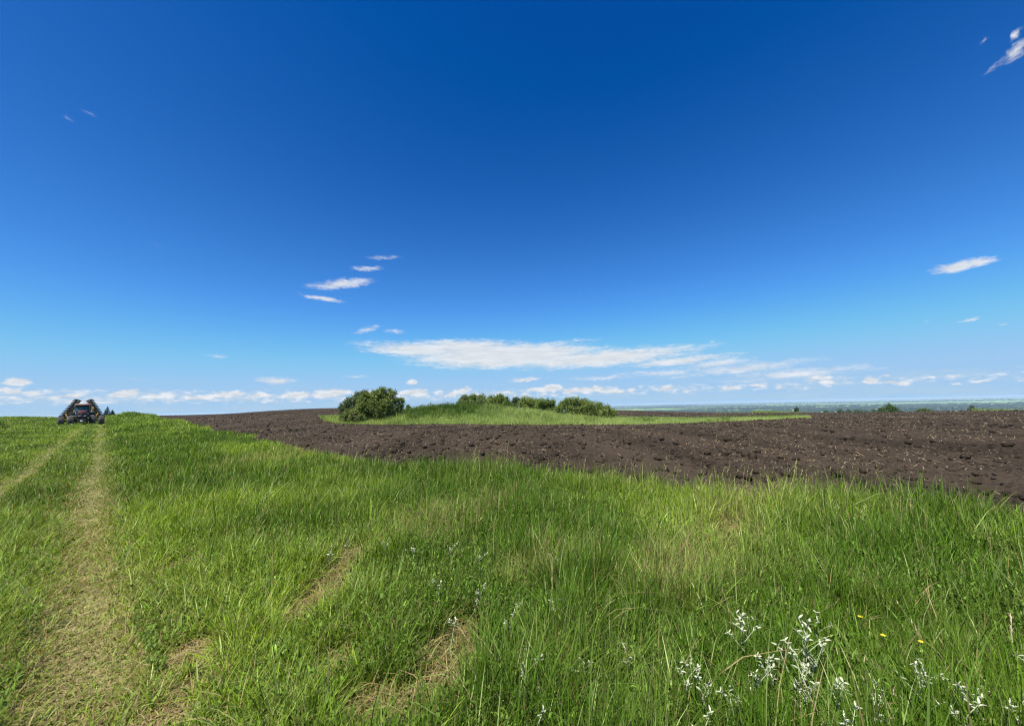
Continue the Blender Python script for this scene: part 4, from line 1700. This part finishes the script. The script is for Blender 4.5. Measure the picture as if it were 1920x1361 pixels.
def build_plants():
    protos = []
    for k in range(4):
        (sv, sf), (lv, lf, lc), hgt = silver_variant(k)
        root = empty('silver_leaved_plant', (0, 0, 0))
        s = np_mesh('stem', sv, sf, MAT['silver'], root, tint=np.tile(np.array([[.40, .44, .30]]), (len(sv), 1)), smooth=True)
        l = np_mesh('leaves', lv, lf, MAT['silver'], root, tint=lc, smooth=True)
        protos.append((root, s, l, hgt))
    used = set()
    for (px, py, kind, sc, label) in PLANTS:
        root, s, l, hgt = protos[kind]
        if kind in used:
            r2 = root.copy()
            COL.objects.link(r2)
            for ch in (s, l):
                c = ch.copy()
                COL.objects.link(c)
                c.parent = r2
            root = r2
        used.add(kind)
        sc *= .94
        hh = hgt * sc * .97
        x, y, z = hit(px, py, hh)
        root.location = (x, y, z)
        root.rotation_euler = (random.gauss(0, .10), random.gauss(.05, .10), random.random() * 6.28)
        root.scale = (sc,) * 3
        tag(root, label, 'plant', 'silver-leaved plants in the verge grass')


build_plants()

MAT['petal'] = plain_mat('yellow_petal', (.55, .42, .02), .6, var=.15)


def build_flowers():
    for (px, py, label) in [(1613, 1156, 'leftmost small yellow flower in the grass'), (1656, 1191, 'middle small yellow flower in the grass'),
                            (1727, 1203, 'rightmost small yellow flower in the grass')]:
        h = .30
        x, y, z = hit(px, py, h)
        root = empty('yellow_flower', (x, y, z))
        tag(root, label, 'flower', 'yellow flowers in the verge')
        m = MB()
        m.tube([(0, 0, -.02), (.01, 0, h * .6), (0, 0, h)], [.0022, .002, .0018], 6)
        np_mesh('stem', np.concatenate(m.V), m.F4[0], MAT['grass'], root, tint=np.tile([[.06, .12, .02]], (len(m.V[0]), 1)))
        p = MB()
        for k in range(14):
            a = 2 * math.pi * k / 14
            d = np.array([math.cos(a), math.sin(a), .25])
            s = np.array([-math.sin(a), math.cos(a), 0])
            q = np.array([0, 0, h])
            p.add([q, q + d * .007 - s * .0025, q + d * .014, q + d * .007 + s * .0025], [[0, 1, 2, 3]])
        p.lathe([(h - .004, .001), (h + .002, .005), (h + .006, .001)], 'z', n=10)
        p.build('petals', MAT['petal'], root)
    # drooping dry stalks
    for (px, py, h, lean, az, label) in [(1762, 1168, .52, .35, 2.2, 'upright dry tan grass stalk above the dense silver tuft'),
                                          (1800, 1218, .55, 1.05, 2.6, 'long drooping pale dry stalk right of the dense silver tuft'),
                                          (1795, 1290, .42, .95, 2.5, 'short bent dry stalk near the bottom right'),
                                          (1890, 1175, .36, .6, .6, 'feathery pale stalk by the right border')]:
        x, y, z = hit(px, py, h * .85)
        root = empty('dry_grass_stalk', (x, y, z))
        tag(root, label, 'grass stalk', 'single dry grass stalks in the verge')
        one = np.array([0.])
        acc = Acc()
        V, F, C = blades(one, one, one, one + h, one + .0028, one + lean, one + az, one + az + 1.57, np.array([[.42, .35, .2]]), (0, .2, .4, .6, .8, .9, 1.))
        acc.add(V, F, C)
        acc.build('stem', MAT['grass'], root)
        acc = Acc()
        n = 26
        t = rng.uniform(.62, 1.0, n)
        ang = lean * t
        hor = h * t * np.sin(ang * .75 + lean * .15)
        ver = h * t * np.cos(ang * .75 + lean * .15)
        a = az + rng.normal(0, .7, n)
        V, F, C = blades(np.cos(az) * hor, np.sin(az) * hor, ver, rng.uniform(.02, .045, n), rng.uniform(.002, .004, n), rng.uniform(.3, 1.2, n), a, a + 1.57,
                         np.array([.46, .38, .24]) * rng.uniform(.7, 1.15, (n, 1)), (0, .5, 1.))
        acc.add(V, F, C)
        acc.build('seed_head', MAT['grass'], root)


build_flowers()

# ------------------------------------------------------------------ air
def build_haze():
    bm = bmesh.new()
    bmesh.ops.create_cube(bm, size=1)
    for v in bm.verts:
        v.co = Vector((v.co.x * 150000, v.co.y * 150000, -63.5 if v.co.z < 0 else 9.0))
    me = bpy.data.meshes.new('haze')
    bm.to_mesh(me)
    bm.free()
    m = bpy.data.materials.new('haze')
    m.use_nodes = True
    nt = NT(m.node_tree)
    nt.n.remove(nt.n['Principled BSDF'])
    v = nt.node('ShaderNodeVolumePrincipled')
    v.inputs['Color'].default_value = (.56, .77, .95, 1)
    v.inputs['Density'].default_value = 8.5e-5
    v.inputs['Anisotropy'].default_value = 0.1
    nt.l.new(v.outputs[0], nt.n['Material Output'].inputs['Volume'])
    me.materials.append(m)
    o = bpy.data.objects.new('haze', me)
    COL.objects.link(o)
    tag(o, 'pale blue haze of air over the distant plain', 'haze', kind='stuff')


build_haze()
